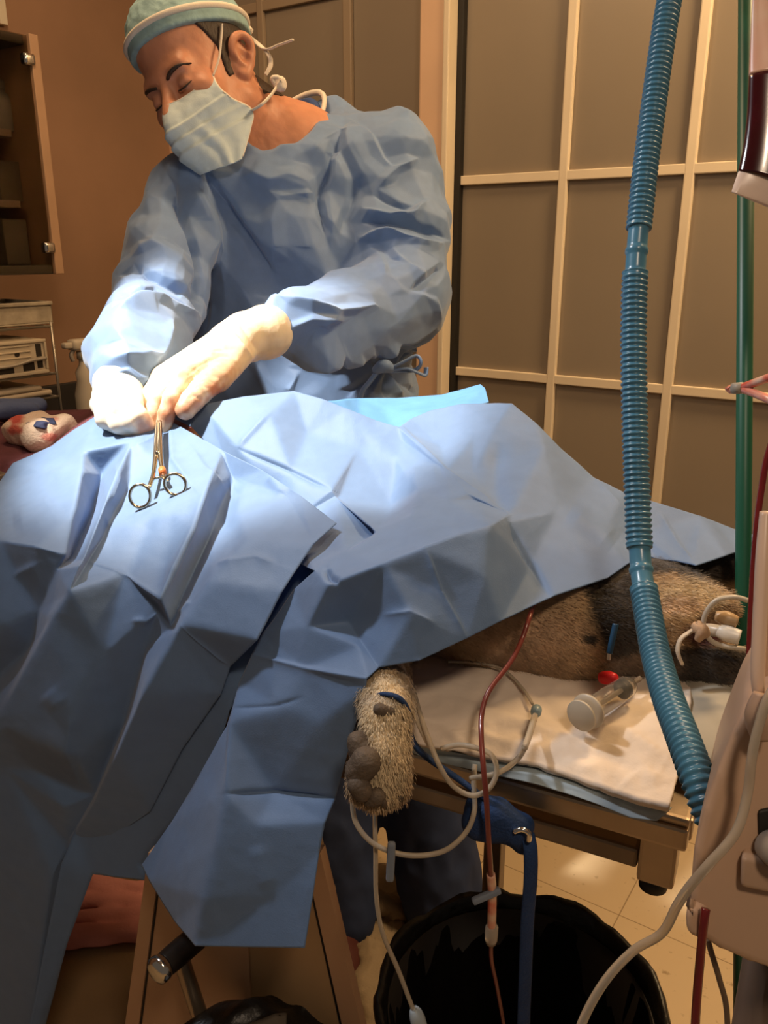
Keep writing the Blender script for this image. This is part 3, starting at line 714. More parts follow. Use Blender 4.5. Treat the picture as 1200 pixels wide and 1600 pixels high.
gcr = [
    ([(318, 262), (345, 305), (360, 330), (430, 430)], -.016, 9, 'fold'), ([(264, 272), (282, 320), (298, 362), (315, 420), (323, 512)], -.020, 12, 'fold'),
    ([(300, 285), (330, 350), (345, 420)], .010, 14, 'soft'), ([(280, 330), (300, 390), (318, 440)], .008, 8, 'ridge'),
    ([(186, 428), (215, 416), (245, 426), (312, 460)], -.016, 10, 'fold'), ([(178, 486), (215, 470), (262, 466), (322, 496)], .014, 9, 'fold'),
    ([(190, 452), (240, 446), (300, 478)], -.014, 9, 'soft'), ([(205, 400), (240, 380), (300, 420)], .008, 12, 'ridge'),
    ([(170, 560), (230, 552), (255, 560)], .006, 8, 'fold'), ([(165, 590), (200, 578), (236, 597)], .008, 6, 'fold'), ([(180, 510), (200, 545), (205, 575)], .006, 9, 'ridge'),
    ([(270, 500), (262, 540), (240, 570)], .007, 10, 'fold'),
    ([(540, 180), (518, 255), (503, 308), (516, 385)], -.016, 10, 'fold'), ([(520, 200), (560, 290), (528, 380)], -.006, 9, 'soft'), ([(548, 184), (582, 208), (601, 248), (619, 268)], .004, 5, 'step'),
    ([(651, 250), (620, 268), (590, 294)], .012, 9, 'fold'), ([(585, 302), (612, 314), (646, 326)], -.010, 7, 'fold'), ([(561, 325), (606, 335), (644, 333), (670, 312)], .011, 8, 'fold'),
    ([(564, 346), (610, 344), (655, 352), (694, 370)], -.014, 9, 'fold'), ([(560, 374), (604, 359), (655, 384), (696, 380)], .016, 9, 'fold'), ([(575, 372), (610, 400), (660, 420)], -.006, 8, 'ridge'),
    ([(616, 395), (650, 418), (672, 434)], .007, 8, 'fold'), ([(640, 456), (672, 430), (696, 412)], -.010, 8, 'fold'), ([(585, 378), (600, 410), (604, 432)], .005, 6, 'fold'),
    ([(393, 484), (430, 474), (472, 472), (522, 484), (594, 476)], .013, 8, 'fold'), ([(428, 522), (484, 498), (540, 500)], .008, 8, 'fold'), ([(500, 512), (524, 486)], .006, 5, 'ridge'),
    ([(460, 572), (520, 560), (600, 545), (682, 524)], .018, 12, 'ridge'), ([(640, 452), (680, 470), (690, 500)], .006, 9, 'fold'),
    ([(413, 300), (430, 303), (443, 306), (462, 302), (500, 300)], .004, 4, 'fold'), ([(380, 262), (420, 282), (470, 270)], .006, 12, 'soft'), ([(440, 300), (425, 350), (430, 410)], .006, 14, 'soft'), ([(350, 400), (355, 470), (345, 520)], .005, 10, 'ridge'),
    ([(597, 574), (560, 546)], -.008, 5, 'ridge'), ([(600, 570), (584, 536)], -.008, 5, 'ridge'), ([(604, 568), (610, 535)], .008, 5, 'ridge'), ([(606, 570), (634, 536)], -.008, 5, 'ridge'), ([(608, 572), (656, 536)], .006, 5, 'ridge'),
    ([(596, 580), (540, 618)], -.008, 5, 'ridge'), ([(598, 582), (575, 622)], .007, 5, 'ridge'), ([(602, 584), (602, 622)], -.008, 5, 'ridge'), ([(606, 584), (628, 622)], .008, 5, 'ridge'), ([(610, 584), (655, 620)], -.007, 5, 'ridge'),
    ([(400, 560), (420, 600), (430, 640)], .005, 12, 'fold'), ([(470, 580), (450, 620)], .006, 9, 'fold'),
]
gcr = [(c[0], c[1] * 1.4, c[2], c[3]) for c in gcr]
P_ = laplace(creases(P_, Q_, gcr, part=1), Q_, 1, .5)
P_, Q_ = facet(P_, Q_, .022, 3, 3)
gw = mesh('gown', P_, Q_, m_gown, person)
# neckline binding, scrub collar, waist tie
mesh('collar_trim', *tube([Pd(455, 158, 1.46), Pd(478, 148, 1.455), Pd(500, 145, 1.44), Pd(507, 158, 1.42), Pd(500, 185, 1.40), Pd(486, 208, 1.385)], [.004, .005, .005, .0045, .0035, .002], 8, 6), m_white, gw)
mesh('scrub_collar', *tube([Pd(468, 165, 1.46), Pd(488, 166, 1.43), Pd(492, 190, 1.40), Pd(478, 212, 1.385)], [.010, .012, .010, .006], 8, 6), m_scrub, person)
wd = 1.285
mb = MB(); mb.tube([Pd(585, 580, wd), Pd(600, 572, wd - .008), Pd(614, 578, wd)], [.006, .011, .006], 10); mb.build('tie_knot', m_gown, gw)
mesh('waist_tie', *tube([Pd(610, 576, wd), Pd(630, 566, wd - .008), Pd(650, 556, wd - .008), Pd(658, 566, wd - .006), Pd(648, 578, wd), Pd(612, 580, wd)], .0055, 8, 6, flat=.5), m_gown, gw)
mesh('waist_tie', *tube([Pd(610, 580, wd), Pd(635, 576, wd - .006), Pd(652, 582, wd - .006), Pd(664, 586, wd), Pd(666, 574, wd)], .005, 8, 6, flat=.5), m_gown, gw)
mesh('waist_tie', *tube([Pd(590, 580, wd), Pd(578, 596, wd - .004), Pd(566, 612, wd), Pd(560, 640, wd + .01)], .0055, 8, 6, flat=.5), m_gown, gw)
# ------------------------------------------------------------------ gloves
def glove_colors(P, spots, base, stain):
    X, d = pix(P); c = np.tile(np.array(base), (len(P), 1))
    for (px, py, r, s) in spots:
        w = np.clip(1.4 - np.hypot(X[:, 0] - px, X[:, 1] - py) / r + .5 * noise3(P, 140, 6, 2), 0, 1) * s; c = c * (1 - w[:, None]) + np.array(stain) * w[:, None]
    return c
m_glove = mat('latex_glove', (.80, .70, .54), .42, attr='coat', var=.05, vscale=60, bump=.15, bscale=250, sss=.1)
gl = Body(.008); hand(gl, HANDL, .0006, .0025)
gl.add(rc(Pd(412, 520, 1.125), Pd(384, 527, 1.108), .0345, .0325), rc(Pd(384, 527, 1.108), Pd(362, 536, 1.09), .0325, .029), k=.006)
gl.add(rc(Pd(416, 519, 1.128), Pd(413, 520, 1.126), .0368, .0368), k=.003)
gl.cut(rc(Pd(468, 508, 1.168), Pd(482, 505, 1.18), .043, .05), .003)
gln = lambda P: gl(P) - .0007 * noise3(P, 110, 3, 2, True)
lo = np.min([Pd(200, 680, 1.1), Pd(430, 480, 1.18), Pd(200, 680, .95)], 0) - .05; hi = np.max([Pd(430, 470, 1.18), Pd(440, 480, 1.0), Pd(300, 560, 1.15)], 0) + .05
P_, Q_ = sdf_mesh(gln, lo, hi, .0024, 2)
P_ = creases(P_, Q_, [([(372, 560), (345, 556), (312, 572), (290, 590)], -.002, 4, 'fold'), ([(362, 547), (330, 548), (298, 566)], -.0018, 4, 'fold'), ([(350, 580), (325, 572), (305, 585)], -.0018, 3.5, 'fold'), ([(345, 592), (325, 584), (308, 594)], -.0013, 3, 'ridge'), ([(338, 601), (320, 592), (304, 602)], -.0013, 3, 'ridge'), ([(330, 609), (314, 600), (300, 612)], -.0012, 3, 'ridge'), ([(318, 626), (304, 618), (291, 624)], -.0018, 2.5, 'ridge'),
                      ([(350, 507), (372, 530), (396, 560)], .004, 4, 'fold'), ([(372, 500), (392, 530), (405, 552)], -.003, 5, 'ridge'), ([(300, 560), (270, 590)], .002, 6, 'soft')], part=1)
cols = glove_colors(P_, [(335, 590, 34, .5), (300, 632, 24, .7), (268, 648, 26, .85), (225, 650, 22, .6), (338, 612, 14, .85), (350, 560, 30, .3)], (.80, .66, .46), (.40, .12, .05))
mesh('glove', P_, Q_, m_glove, person, colors=cols)['label'] = 'blood-stained cream latex glove'
gl2 = Body(.008); hand(gl2, HANDR, .0006, .003); gl2.add(rc(Pd(200, 586, 1.075), Pd(190, 598, 1.055), .040, .035), k=.01)
P_, Q_ = sdf_mesh(lambda P: gl2(P) - .0006 * noise3(P, 110, 5, 2, True), Pd(175, 640, 1.04) - .125, Pd(195, 615, 1.04) + .125, .0026, 2)
mesh('glove', P_, Q_, m_glove, person, colors=glove_colors(P_, [(228, 668, 16, .6)], (.82, .72, .58), (.45, .12, .06)))['label'] = 'cream latex glove'
# ------------------------------------------------------------------ trousers, shoes
tr = Body(.05)
for h_, k_, a_, r in ((HL, KL, AL, .080), (HR, KR, AR, .072)): tr.add(rc(h_, k_, .105, .092), k=.04); tr.add(rc(k_, a_ + [0, 0, .0], .092, r), k=.04)
tr.clip(lambda P: .045 - P[:, 2])
P_, Q_ = sdf_mesh(lambda P: tr(P) - .007 * noise3(P * [1, 1, .5], 26, 8, 2, True), (-.34, 1.12, .03), (.24, 1.66, .95), .008, 2)
mesh('trousers', P_, Q_, mat('trouser_navy', (.030, .050, .13), .85, var=.15, vscale=20), person)
m_shoe = mat('maroon_shoe', (.10, .03, .025), .5); m_sole = mat('pale_sole', (.42, .34, .26), .6)
for a_ in (AL, AR):
    s = Body(.02); a0 = np.array([a_[0], a_[1], 0])
    s.add(rc(a0 + [0, .02, .055], a0 + [0, -.10, .045], .042, .040), rc(a0 + [0, -.10, .042], a0 + [.0, -.17, .034], .042, .034), rc(a0 + [0, .02, .07], a0 + [0, -.01, .09], .04, .038)); s.clip(lambda P: .020 - P[:, 2])
    P_, Q_ = sdf_mesh(s, a0 + [-.07, -.24, 0], a0 + [.07, .09, .15], .005, 2); sh = mesh('shoe', P_, Q_, m_shoe, person)
    s2 = Body(.02); s2.add(rc(a0 + [0, .02, .02], a0 + [0, -.10, .02], .047, .046), rc(a0 + [0, -.10, .02], a0 + [0, -.17, .02], .046, .039)); s2.clip(lambda P: np.abs(P[:, 2] - .012) - .011)
    P_, Q_ = sdf_mesh(s2, a0 + [-.08, -.25, -.01], a0 + [.08, .10, .05], .005, 1); mesh('sole', P_, Q_, m_sole, sh)

# ================================================================== TABLE, PAD, DOG
ZT_ = .90
def TP(t, n, z): return TB + TE * (-t) + TN * n + np.array([0, 0, z - .9])       # t back from the right end, n away from the near edge
m_steel = mat('brushed_steel', (.46, .36, .26), .32, metal=.85, var=.12, vscale=14, bump=.05, bscale=200)
m_steel_d = mat('dull_steel', (.26, .20, .145), .45, metal=.7, var=.1, vscale=14)
def tbox(t0, t1, n0, n1, z0, z1, bev=.003): return box(TP((t0 + t1) / 2, (n0 + n1) / 2, (z0 + z1) / 2), (abs(t1 - t0), abs(n1 - n0), abs(z1 - z0)), TAB, bev)
tab = thing('operating_table', TP(.6, .27, 0), 'steel operating table on a box pedestal, mostly hidden under blue drapes', 'table')
mesh('table_top', *tbox(0, .98, 0, .50, ZT_ - .008, ZT_), m_steel, tab, False)
mesh('apron', *tbox(0, .98, -.002, .012, ZT_ - .028, ZT_ - .008), m_steel, tab, False)
mesh('apron', *tbox(-.002, .012, .012, .50, ZT_ - .028, ZT_ - .008), m_steel, tab, False)
mesh('side_rail', *tbox(.035, .95, .012, .028, ZT_ - .066, ZT_ - .048), m_steel_d, tab, False)
mesh('rail_bracket', *tbox(.006, .034, .004, .036, ZT_ - .070, ZT_ - .028), m_steel, tab, False)
mesh('bracket_knob', *lathe([(.008, 0), (.011, .003), (.011, .012), (.007, .014)], TP(.022, .018, ZT_ - .070), (0, 0, -1), 16), m_black, tab)
mesh('rail_bracket', *tbox(.245, .275, .004, .036, ZT_ - .070, ZT_ - .028), m_steel_d, tab, False)
lp = Pd(772, 1345, 1.10)
mesh('leg', *box([lp[0], lp[1], .445], (.024, .024, .888), TAB, .003), m_steel_d, tab, False)
# pedestal: flared sheet-metal box with a centre seam and raised edge strips
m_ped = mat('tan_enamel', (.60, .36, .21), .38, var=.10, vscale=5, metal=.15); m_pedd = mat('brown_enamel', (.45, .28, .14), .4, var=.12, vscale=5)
p_tl, p_tr = Po(243, 1330, .04), Po(488, 1330, .04); p_bl, p_br = Po(206, 1610, .0), Po(552, 1610, .0)
p_tm, p_bm = Po(378, 1330, .04), Po(391, 1610, 0)
def slab(q, depth=.02):
    q = [np.asarray(x) for x in q]; n = np.cross(q[1] - q[0], q[3] - q[0]); n /= np.linalg.norm(n)
    if n @ (-A_) < 0: n = -n
    return [*q, *[x - n * depth for x in q]], [(0, 1, 2, 3), (7, 6, 5, 4), (0, 4, 5, 1), (1, 5, 6, 2), (2, 6, 7, 3), (3, 7, 4, 0)]
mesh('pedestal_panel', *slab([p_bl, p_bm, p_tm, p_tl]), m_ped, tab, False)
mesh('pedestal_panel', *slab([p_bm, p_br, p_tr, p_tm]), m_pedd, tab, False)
off_ = -A_ * .004
for a, b in ((p_tl, p_bl), (p_tr, p_br)):
    e = (p_tr - p_tl); e /= np.linalg.norm(e); s = 1 if a is p_tl else -1
    mesh('edge_strip', *slab([b - e * .012 * s + off_, b + e * .012 * s + off_, a + e * .009 * s + off_, a - e * .009 * s + off_], .01), m_ped, tab, False)
    mesh('edge_gap', *slab([b + e * .0125 * s + off_ * .3, b + e * .0155 * s + off_ * .3, a + e * .012 * s + off_ * .3, a + e * .0095 * s + off_ * .3], .003), m_black, tab, False)
mesh('seam', *slab([p_bm - e * .003 + off_ * .5, p_bm + e * .003 + off_ * .5, p_tm + e * .003 + off_ * .5, p_tm - e * .003 + off_ * .5], .003), m_ped, tab, False)
# pedestal foot reaches the floor
fb = TP(.575, .2, 0)
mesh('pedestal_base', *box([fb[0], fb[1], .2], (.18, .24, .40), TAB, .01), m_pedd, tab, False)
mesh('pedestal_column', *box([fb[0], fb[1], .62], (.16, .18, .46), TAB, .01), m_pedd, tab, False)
# tilt lever
l0, l1, l2 = Pd(252, 1512, .83), Pd(306, 1466, .87), Pd(330, 1640, .85)
lv = mesh('lever', *tube([Pd(281, 1492, .85), Pd(300, 1550, .86), Pd(330, 1640, .87)], .0085, 12), m_steel, tab)
mesh('lever_grip', *tube([l0, l0 * .6 + l1 * .4, l1], [.0125, .0135, .0135], 14, 3), mat('grip_black', (.02, .016, .014), .35), lv)
ax_ = (l0 - l1) / np.linalg.norm(l0 - l1)
mesh('grip_cap', *lathe([(.013, -.003), (.0145, 0), (.014, .006), (.009, .009)], l0, ax_, 18), m_chrome, lv)

# ------------------------------------------------------------------ absorbent pads
m_pad = mat('absorbent_pad', (.74, .63, .52), .9, var=.05, vscale=10, bump=.4, bscale=60, bdist=.003)
m_padb = mat('pad_backing', (.34, .42, .47), .55, var=.06, vscale=12, bump=.2, bscale=80)
def PT(px, py, z=ZT_): return dep(Pz(px, py, z))
padpts = {}
top = [(560, 1060), (630, 1020), (700, 1002), (800, 1000), (900, 1010), (1000, 1020), (1075, 1040)]
mid1 = [(560, 1095), (640, 1080), (730, 1062), (830, 1062), (930, 1075), (1010, 1085), (1080, 1095)]
mid2 = [(572, 1125), (650, 1120), (740, 1125), (840, 1128), (930, 1140), (1010, 1150), (1072, 1160)]
edge_ = [(585, 1142), (655, 1163), (740, 1178), (840, 1196), (925, 1226), (1000, 1250), (1046, 1262)]
for nm, row, zz in (('a', top, .925), ('b', mid1, .934), ('c', mid2, .930), ('d', edge_, .914)):
    for i, (x, y) in enumerate(row): padpts[nm + str(i)] = (x, y, PT(x, y, zz))
ol = ['a%d' % i for i in range(7)] + ['b6', 'c6', 'd6'] + ['d%d' % i for i in range(5, -1, -1)] + ['c0', 'b0']
pad = thing('absorbent_pad', TP(.25, .2, ZT_), 'white quilted absorbent pad with pale blue backing under the dog', 'pad')
pcr = [([(700, 1090), (790, 1120), (880, 1150)], .003, 10, 'fold'), ([(760, 1150), (870, 1180), (960, 1215)], .004, 14, 'soft'), ([(830, 1080), (900, 1150), (960, 1160)], -.003, 12, 'soft'), ([(690, 1150), (740, 1140), (800, 1165)], .0025, 7, 'fold'),
       ([(860, 1190), (930, 1175), (1000, 1205)], -.003, 10, 'soft'), ([(900, 1130), (980, 1140), (1050, 1190)], .003, 12, 'fold'), ([(640, 1120), (700, 1135), (730, 1170)], .002, 8, 'fold'), ([(970, 1230), (1000, 1205), (1040, 1220)], .003, 9, 'fold')]
mesh_pad = sheet('pad_cover', padpts, ol, [], m_pad, pad, 4, 3, pcr, .006, .0015, 60, 5)
bk = {}
for i, (x, y) in enumerate([(600, 1146), (660, 1166), (740, 1180), (840, 1199), (925, 1228), (1000, 1253), (1050, 1262)]):
    bk['a%d' % i] = (x, y, PT(x, y, .909) + .004)
for i, (x, y, o) in enumerate([(612, 1163, .004), (668, 1186, .004), (745, 1205, .006), (842, 1226, .010), (925, 1253, .012), (985, 1278, .012), (1026, 1283, .010)]): bk['b%d' % i] = (x, y, dep(Po(x, y, o)))
for i, (x, y, o) in enumerate([(605, 1154, .004), (662, 1175, .004), (742, 1192, .005), (841, 1212, .006), (925, 1240, .007), (993, 1266, .007), (1040, 1272, .007)]): bk['m%d' % i] = (x, y, dep(Po(x, y, o)))
sheet('pad_backing', bk, ['a%d' % i for i in range(7)] + ['m6'] + ['b%d' % i for i in range(6, -1, -1)] + ['m0'], [['m%d' % i for i in range(7)]], m_padb, pad, 3, 2, (), .0006, .001, 40, 3)
pil = Body(.02); pc = Pz(1105, 1120, .915)
pil.add(ell(Pz(1108, 1122, .918), (.038, .085, .018), TAB), k=.01)
pl_ = thing('cushion', pc, 'grey cushion at the end of the table under the dog\'s muzzle', 'cushion')
P_, Q_ = sdf_mesh(lambda P: pil(P) - .004 * noise3(P, 22, 4, 2), Pz(1095, 1130, .9) - .19, Pz(1095, 1130, .93) + .19, .005, 2)
P_[:, 2] = np.maximum(P_[:, 2], .9005)
mesh('cushion_cover', P_, Q_, mat('grey_cushion', (.34, .31, .25), .7, var=.08, vscale=14, bump=.2), pl_)

# ------------------------------------------------------------------ dog on its back
dog = thing('dog', TP(.35, .26, ZT_), 'tan and black dog lying on its back under blue drapes, tube in its mouth', 'dog')
D_ = Body(.03)
D_.add(rc(TP(.72, .28, .985), TP(.28, .27, .98), .08, .08), k=.05)
D_.add(rc(Pd(230, 735, 1.10), Pd(560, 815, .98), .075, .075), rc(Pd(560, 815, .98), Pd(760, 915, .835), .075, .078), k=.05)
D_.add(rc(Pd(760, 950, .80), Pd(890, 975, .775), .058, .047), rc(Pd(890, 975, .775), Pd(985, 965, .775), .047, .046), k=.04)     # chest to neck
D_.add(ell(Pd(1010, 965, .785), (.058, .052, .046)), k=.03)                                             # skull
D_.add(rc(Pd(1030, 935, .78), Pd(1120, 950, .77), .028, .019), k=.02)                                    # lower jaw, uppermost
D_.add(rc(Pd(1020, 905, .80), Pd(1075, 918, .795), .018, .018), k=.012)                                  # cheek fold
D_.add(rc(Pd(1040, 1015, .765), Pd(1128, 1030, .745), .028, .022), rc(Pd(1128, 1030, .745), Pd(1150, 1032, .74), .020, .016), k=.02)       # muzzle below
D_.cut(rc(Pd(1085, 985, .75), Pd(1160, 985, .74), .012, .022), .008)
D_.add(rc(Pd(1000, 985, .80), Pd(955, 1035, .80), .022, .012), k=.02)
D_.add(rc(Pd(1050, 900, .85), Pd(1150, 905, .85), .034, .030), k=.02)
# front legs raised under the drape; hanging front leg
D_.add(rc(Pd(760, 860, .84), Pd(790, 705, .93), .036, .026), k=.03)
LEG = [(596, 1010, .77), (594, 1050, .715), (602, 1088, .668), (606, 1115, .646)]
D_.add(rc(Pd(680, 920, .83), Pd(596, 1010, .77), .04, .026), chain([Pd(*p) for p in LEG], [.025, .0205, .0178, .0178]), k=.02)
pw = [((604, 1120, .638), (600, 1170, .632), .0185, .0185), ((600, 1165, .632), (590, 1205, .630), .0195, .0175), ((608, 1170, .634), (618, 1215, .630), .0135, .012), ((592, 1185, .628), (601, 1243, .622), .0105, .0085), ((600, 1190, .634), (622, 1238, .632), .010, .0075),
      ((580, 1180, .628), (566, 1228, .622), .0105, .0098), ((578, 1172, .634), (558, 1205, .632), .009, .008)]
for a, b, r1, r2 in pw: D_.add(rc(Pd(*a), Pd(*b), r1, r2), k=.0035)
D_.add(rc(Pd(566, 1228, .622), Pd(574, 1240, .624), .0105, .009), rc(Pd(601, 1243, .622), Pd(590, 1250, .624), .009, .007), k=.004)
dog_fn = lambda P: D_(P) - .0012 * noise3(P * [1, 1, 1], 70, 3, 3, True)
bl = Pd(590, 1160, .63)
lo, hi = np.array([-.45, .38, .70]), np.array([.40, 1.20, 1.22])
P_, Q_ = nets(dog_fn, axmix(lo[0], hi[0], -.05, hi[0], .007, .0034), axmix(lo[1], hi[1], lo[1], .80, .007, .0034), axmix(lo[2], hi[2], lo[2], 1.02, .007, .0034))
P_ = laplace(P_, Q_, 1, .5)
on_t = ((P_ - TB) @ TN > .002) & (-(P_ - TB) @ TE > 0); P_[on_t, 2] = np.maximum(P_[on_t, 2], .902)
X, dd = pix(P_)
tan, cream, dark, grey, skinp = map(np.array, [(.36, .24, .13), (.50, .38, .23), (.028, .020, .014), (.16, .11, .07), (.46, .30, .20)])
c = np.tile(tan, (len(P_), 1)); nzv = noise3(P_, 30, 2, 3); nzf = noise3(P_, 90, 4, 2)
def blob(cx, cy, rx, ry, col, soft=.35, amt=1.0):
    global c
    w = np.clip((1.0 - np.hypot((X[:, 0] - cx) / rx, (X[:, 1] - cy) / ry) + .28 * nzv) / soft, 0, 1) * amt; c = c * (1 - w[:, None]) + col * w[:, None]
blob(262, 660, 80, 30, np.array([.20, .02, .012]), .4); blob(815, 1000, 140, 60, (tan + skinp) / 2, .6)
blob(970, 940, 60, 95, dark, .25); blob(988, 1000, 55, 60, dark, .3); blob(1010, 880, 60, 24, dark, .3); blob(921, 998, 14, 10, dark, .3)
blob(1120, 880, 90, 34, dark, .3); blob(1075, 935, 70, 38, cream, .4); blob(1060, 945, 50, 22, skinp, .5, .7)
blob(1120, 1040, 110, 40, dark, .35); blob(1000, 1045, 70, 26, grey, .4); blob(1105, 990, 45, 24, np.array([.10, .03, .025]), .4)
cream2 = np.array([.58, .46, .29]); blob(600, 1150, 60, 120, cream2, .4); blob(560, 1180, 34, 60, grey, .5, .8); blob(600, 1095, 40, 14, np.array([.62, .52, .40]), .4, .5)
c = c * (1 + .22 * nzf[:, None])
pawm = (X[:, 1] > 1180) & (X[:, 0] < 640) & (dd < .7)
m_fur = mat('dog_fur', (.4, .28, .16), .85, attr='coat', var=.22, vscale=55, bump=.9, bscale=190, sheen=.3)
mesh('body', P_, Q_, m_fur, dog, colors=np.clip(c, 0, 1))
# short hairs: tapered blades lying along the coat
def fur(name, sel, n, length, lay, seed):
    r = np.random.default_rng(seed); N = vnormals(P_, Q_); ids = np.nonzero(sel & ((N * (C_ - P_)).sum(1) > -.02))[0]
    ids = r.choice(ids, n); V = []; Fc = []; cc = []
    for q, i in enumerate(ids):
        p = P_[i] + r.normal(size=3) * .0012; d = lay(P_[i]) + N[i] * .35 + r.normal(size=3) * .18; d /= np.linalg.norm(d)
        L = length * r.uniform(.6, 1.2); s = np.cross(d, N[i]); s /= np.linalg.norm(s) + 1e-9; w = .00034
        V += [p - s * w, p + s * w, p + d * L * .55 + s * w * .7 + N[i] * .0004, p + d * L * .55 - s * w * .7 + N[i] * .0004, p + d * L]; k = 5 * q
        Fc += [(k, k + 1, k + 2, k + 3), (k + 3, k + 2, k + 4)]; cc += [c[i] * r.uniform(.75, 1.35)] * 5
    o = mesh(name, V, Fc, m_fur, dog, True, np.clip(np.array(cc), 0, 1)); o['kind'] = 'stuff'
inpaw = (X[:, 0] < 660) & (X[:, 1] > 1040) & (dd < .71)
fur('paw_fur', inpaw, 15000, .0040, lambda p: np.array([.0, -.25, -1.0]), 3)
fur('coat_fur', (~inpaw) & (X[:, 0] > 700) & (X[:, 1] > 850), 20000, .0050, lambda p: np.array([.85, -.1, -.25]), 4)
m_padk = mat('paw_pad', (.10, .075, .055), .7, bump=.7, bscale=260)
for a, b, r1, r2, fl in (((572, 1190, .613), (562, 1205, .615), .0118, .0112, 1), ((563, 1166, .622), (560, 1160, .622), .0105, .009, 1), ((560, 1226, .610), (566, 1236, .610), .0085, .008, 1), ((588, 1244, .612), (580, 1250, .613), .0075, .006, 1), ((592, 1108, .622), (612, 1113, .624), .005, .004, 1)):
    pb = Body(.004); pb.add(rc(Pd(*a), Pd(*b), r1, r2)); mid_ = (Pd(*a) + Pd(*b)) / 2
    pv, pq = sdf_mesh(lambda P: pb(P) - .0008 * noise3(P, 220, 2, 2), mid_ - .028, mid_ + .028, .002, 1); mesh('paw_pad', pv, pq, m_padk, dog)
m_claw = mat('claw', (.07, .05, .035), .4)
for a, b in (((596, 1246, .612), (604, 1262, .612)), ((570, 1240, .611), (562, 1250, .612)), ((622, 1240, .622), (630, 1252, .622))): mesh('claw', *tube([Pd(*a), (Pd(*a) + Pd(*b)) / 2 + T_ * .002, Pd(*b)], [.003, .0025, .0008], 8, 4), m_claw, dog)
mesh('tongue', *tube([Pd(1072, 1000, .755), Pd(1090, 1012, .745), Pd(1112, 1015, .74)], [.008, .010, .006], 10, 5, flat=.5), mat('tongue', (.22, .07, .06), .4), dog)
for x, y in ((1082, 1024), (1092, 1028), (1076, 1018)): mesh('tooth', *tube([Pd(x, y, .742), Pd(x + 2, y - 9, .740)], [.0025, .0008], 8, 2), mat('tooth', (.72, .64, .5), .3), dog)

# ================================================================== DRAPES
def drape_mat():
    m = mat('drape_blue', (.14, .235, .425), .6, var=.04, vscale=50, bump=.12, bscale=800, sheen=.2)
    N = m.node_tree.nodes; L = m.node_tree.links; b = N['Principled BSDF']; out = N['Material Output']
    t = N.new('ShaderNodeBsdfTranslucent'); t.inputs[0].default_value = (.06, .26, .60, 1); mx = N.new('ShaderNodeMixShader'); mx.inputs[0].default_value = .16
    L.new(b.outputs[0], mx.inputs[1]); L.new(t.outputs[0], mx.inputs[2]); L.new(mx.outputs[0], out.inputs[0]); return m
m_drape = drape_mat()
def O(px, py, o):
    o = -o
    if OM == 'F' and py > 860: o = max(o - .095 * (py - 860) / 700, .009)
    if OM == 'R' and py > 1060: o = o + .055 * (py - 1060) / 400
    return (px, py, dep(Po(px, py, o)))
OM = 'F'
Fp = dict(
 t0=(-140, 840, .98), t1=(0, 752, 1.03), t2=(20, 724, 1.05), t3=(80, 697, 1.06), t4=(115, 672, 1.065), t5=(150, 650, 1.07), t6=(205, 653, 1.045), t7=(262, 656, 1.02),
 a0=(70, 738, .985), a00=(0, 792, .955), a9=(-140, 880, .955),
 b1=(130, 705, .985), b2=(128, 738, .935), b3=(116, 800, .872), b4=(103, 866, .823), c1=(160, 742, .995), c2=(146, 800, .945), c3=(112, 870, .866),
 d1=(240, 663, 1.015), d2=(205, 690, .973), d3=(168, 775, .882), d4=(129, 876, .813), e1=(200, 765, .925), e2=(165, 832, .868), e3=(136, 878, .835),
 g1=(250, 720, .945), k1=(270, 800, .845), g3=(195, 897, .81), k2=(262, 880, .80),
 h1=(345, 708, .925), h2=(322, 770, .848), h3=(302, 830, .801), h4=(251, 936, .753), m1=(364, 750, .91), m2=(332, 832, .85), m3=(290, 922, .80), m4=(268, 980, .772),
 n1=(445, 775, .832), n2=(385, 842, .773), n3=(330, 907, .749), n4=O(283, 977, -.045),
 q1=(352, 706, .925), q2=(410, 735, .88), q3=(470, 775, .815), q4=(526, 818, .758), q5=(490, 850, .742), q6=(440, 925, .722), q7=(402, 1000, .715), q8=O(360, 1042, -.03),
 s1=O(-140, 800, .0), s2=O(0, 845, -.005), s3=O(55, 854, -.012),
 v1=O(90, 890, .0), v2=O(62, 955, -.01), v3=O(48, 1012, -.014), v4=O(-140, 1180, -.03), w1=O(124, 884, -.022), w2=O(108, 925, -.045), w3=O(80, 967, -.055), w4=O(0, 1115, -.085), w5=O(-140, 1290, -.10),
 x1=O(-140, 1000, -.06), x2=O(0, 980, -.05), y1=O(5, 1135, -.088), y2=O(100, 1177, -.095), y3=O(120, 1182, -.085), z1=O(-140, 1300, -.085), z2=O(50, 1200, -.066), z3=O(128, 1236, -.062), z4=O(5, 1200, -.07), z5=O(100, 1262, -.078),
 A1=O(249, 944, -.020), A2=O(230, 1010, -.028), A3=O(195, 1130, -.038), A4=O(150, 1240, -.046), A5=O(105, 1316, -.055), B0=O(276, 988, -.048), B1=O(222, 1085, -.078), B2=O(185, 1170, -.085), B3=O(142, 1266, -.08),
 p1=O(165, 1020, -.05), p2=O(110, 1120, -.085), C1=O(345, 1085, -.02), C2=O(285, 1170, -.018), C3=O(235, 1268, -.02), C4=O(180, 1306, -.03), C5=O(106, 1326, -.055),
 E1=O(80, 1370, -.092), E2=O(0, 1530, -.105), E3=O(-140, 1800, -.12), e9=O(102, 1344, -.06), e5=O(38, 1680, -.065), e4=O(-10, 1700, -.085), e8=O(-140, 1820, -.09))
Fo = 't0 t1 t2 t3 t4 t5 t6 t7 q1 q2 q3 q4 q5 q6 q7 q8 C1 C2 C3 C4 C5 e9 e5 e4 e8 E3 z1 w5 v4 x1 s1 a9'.split()
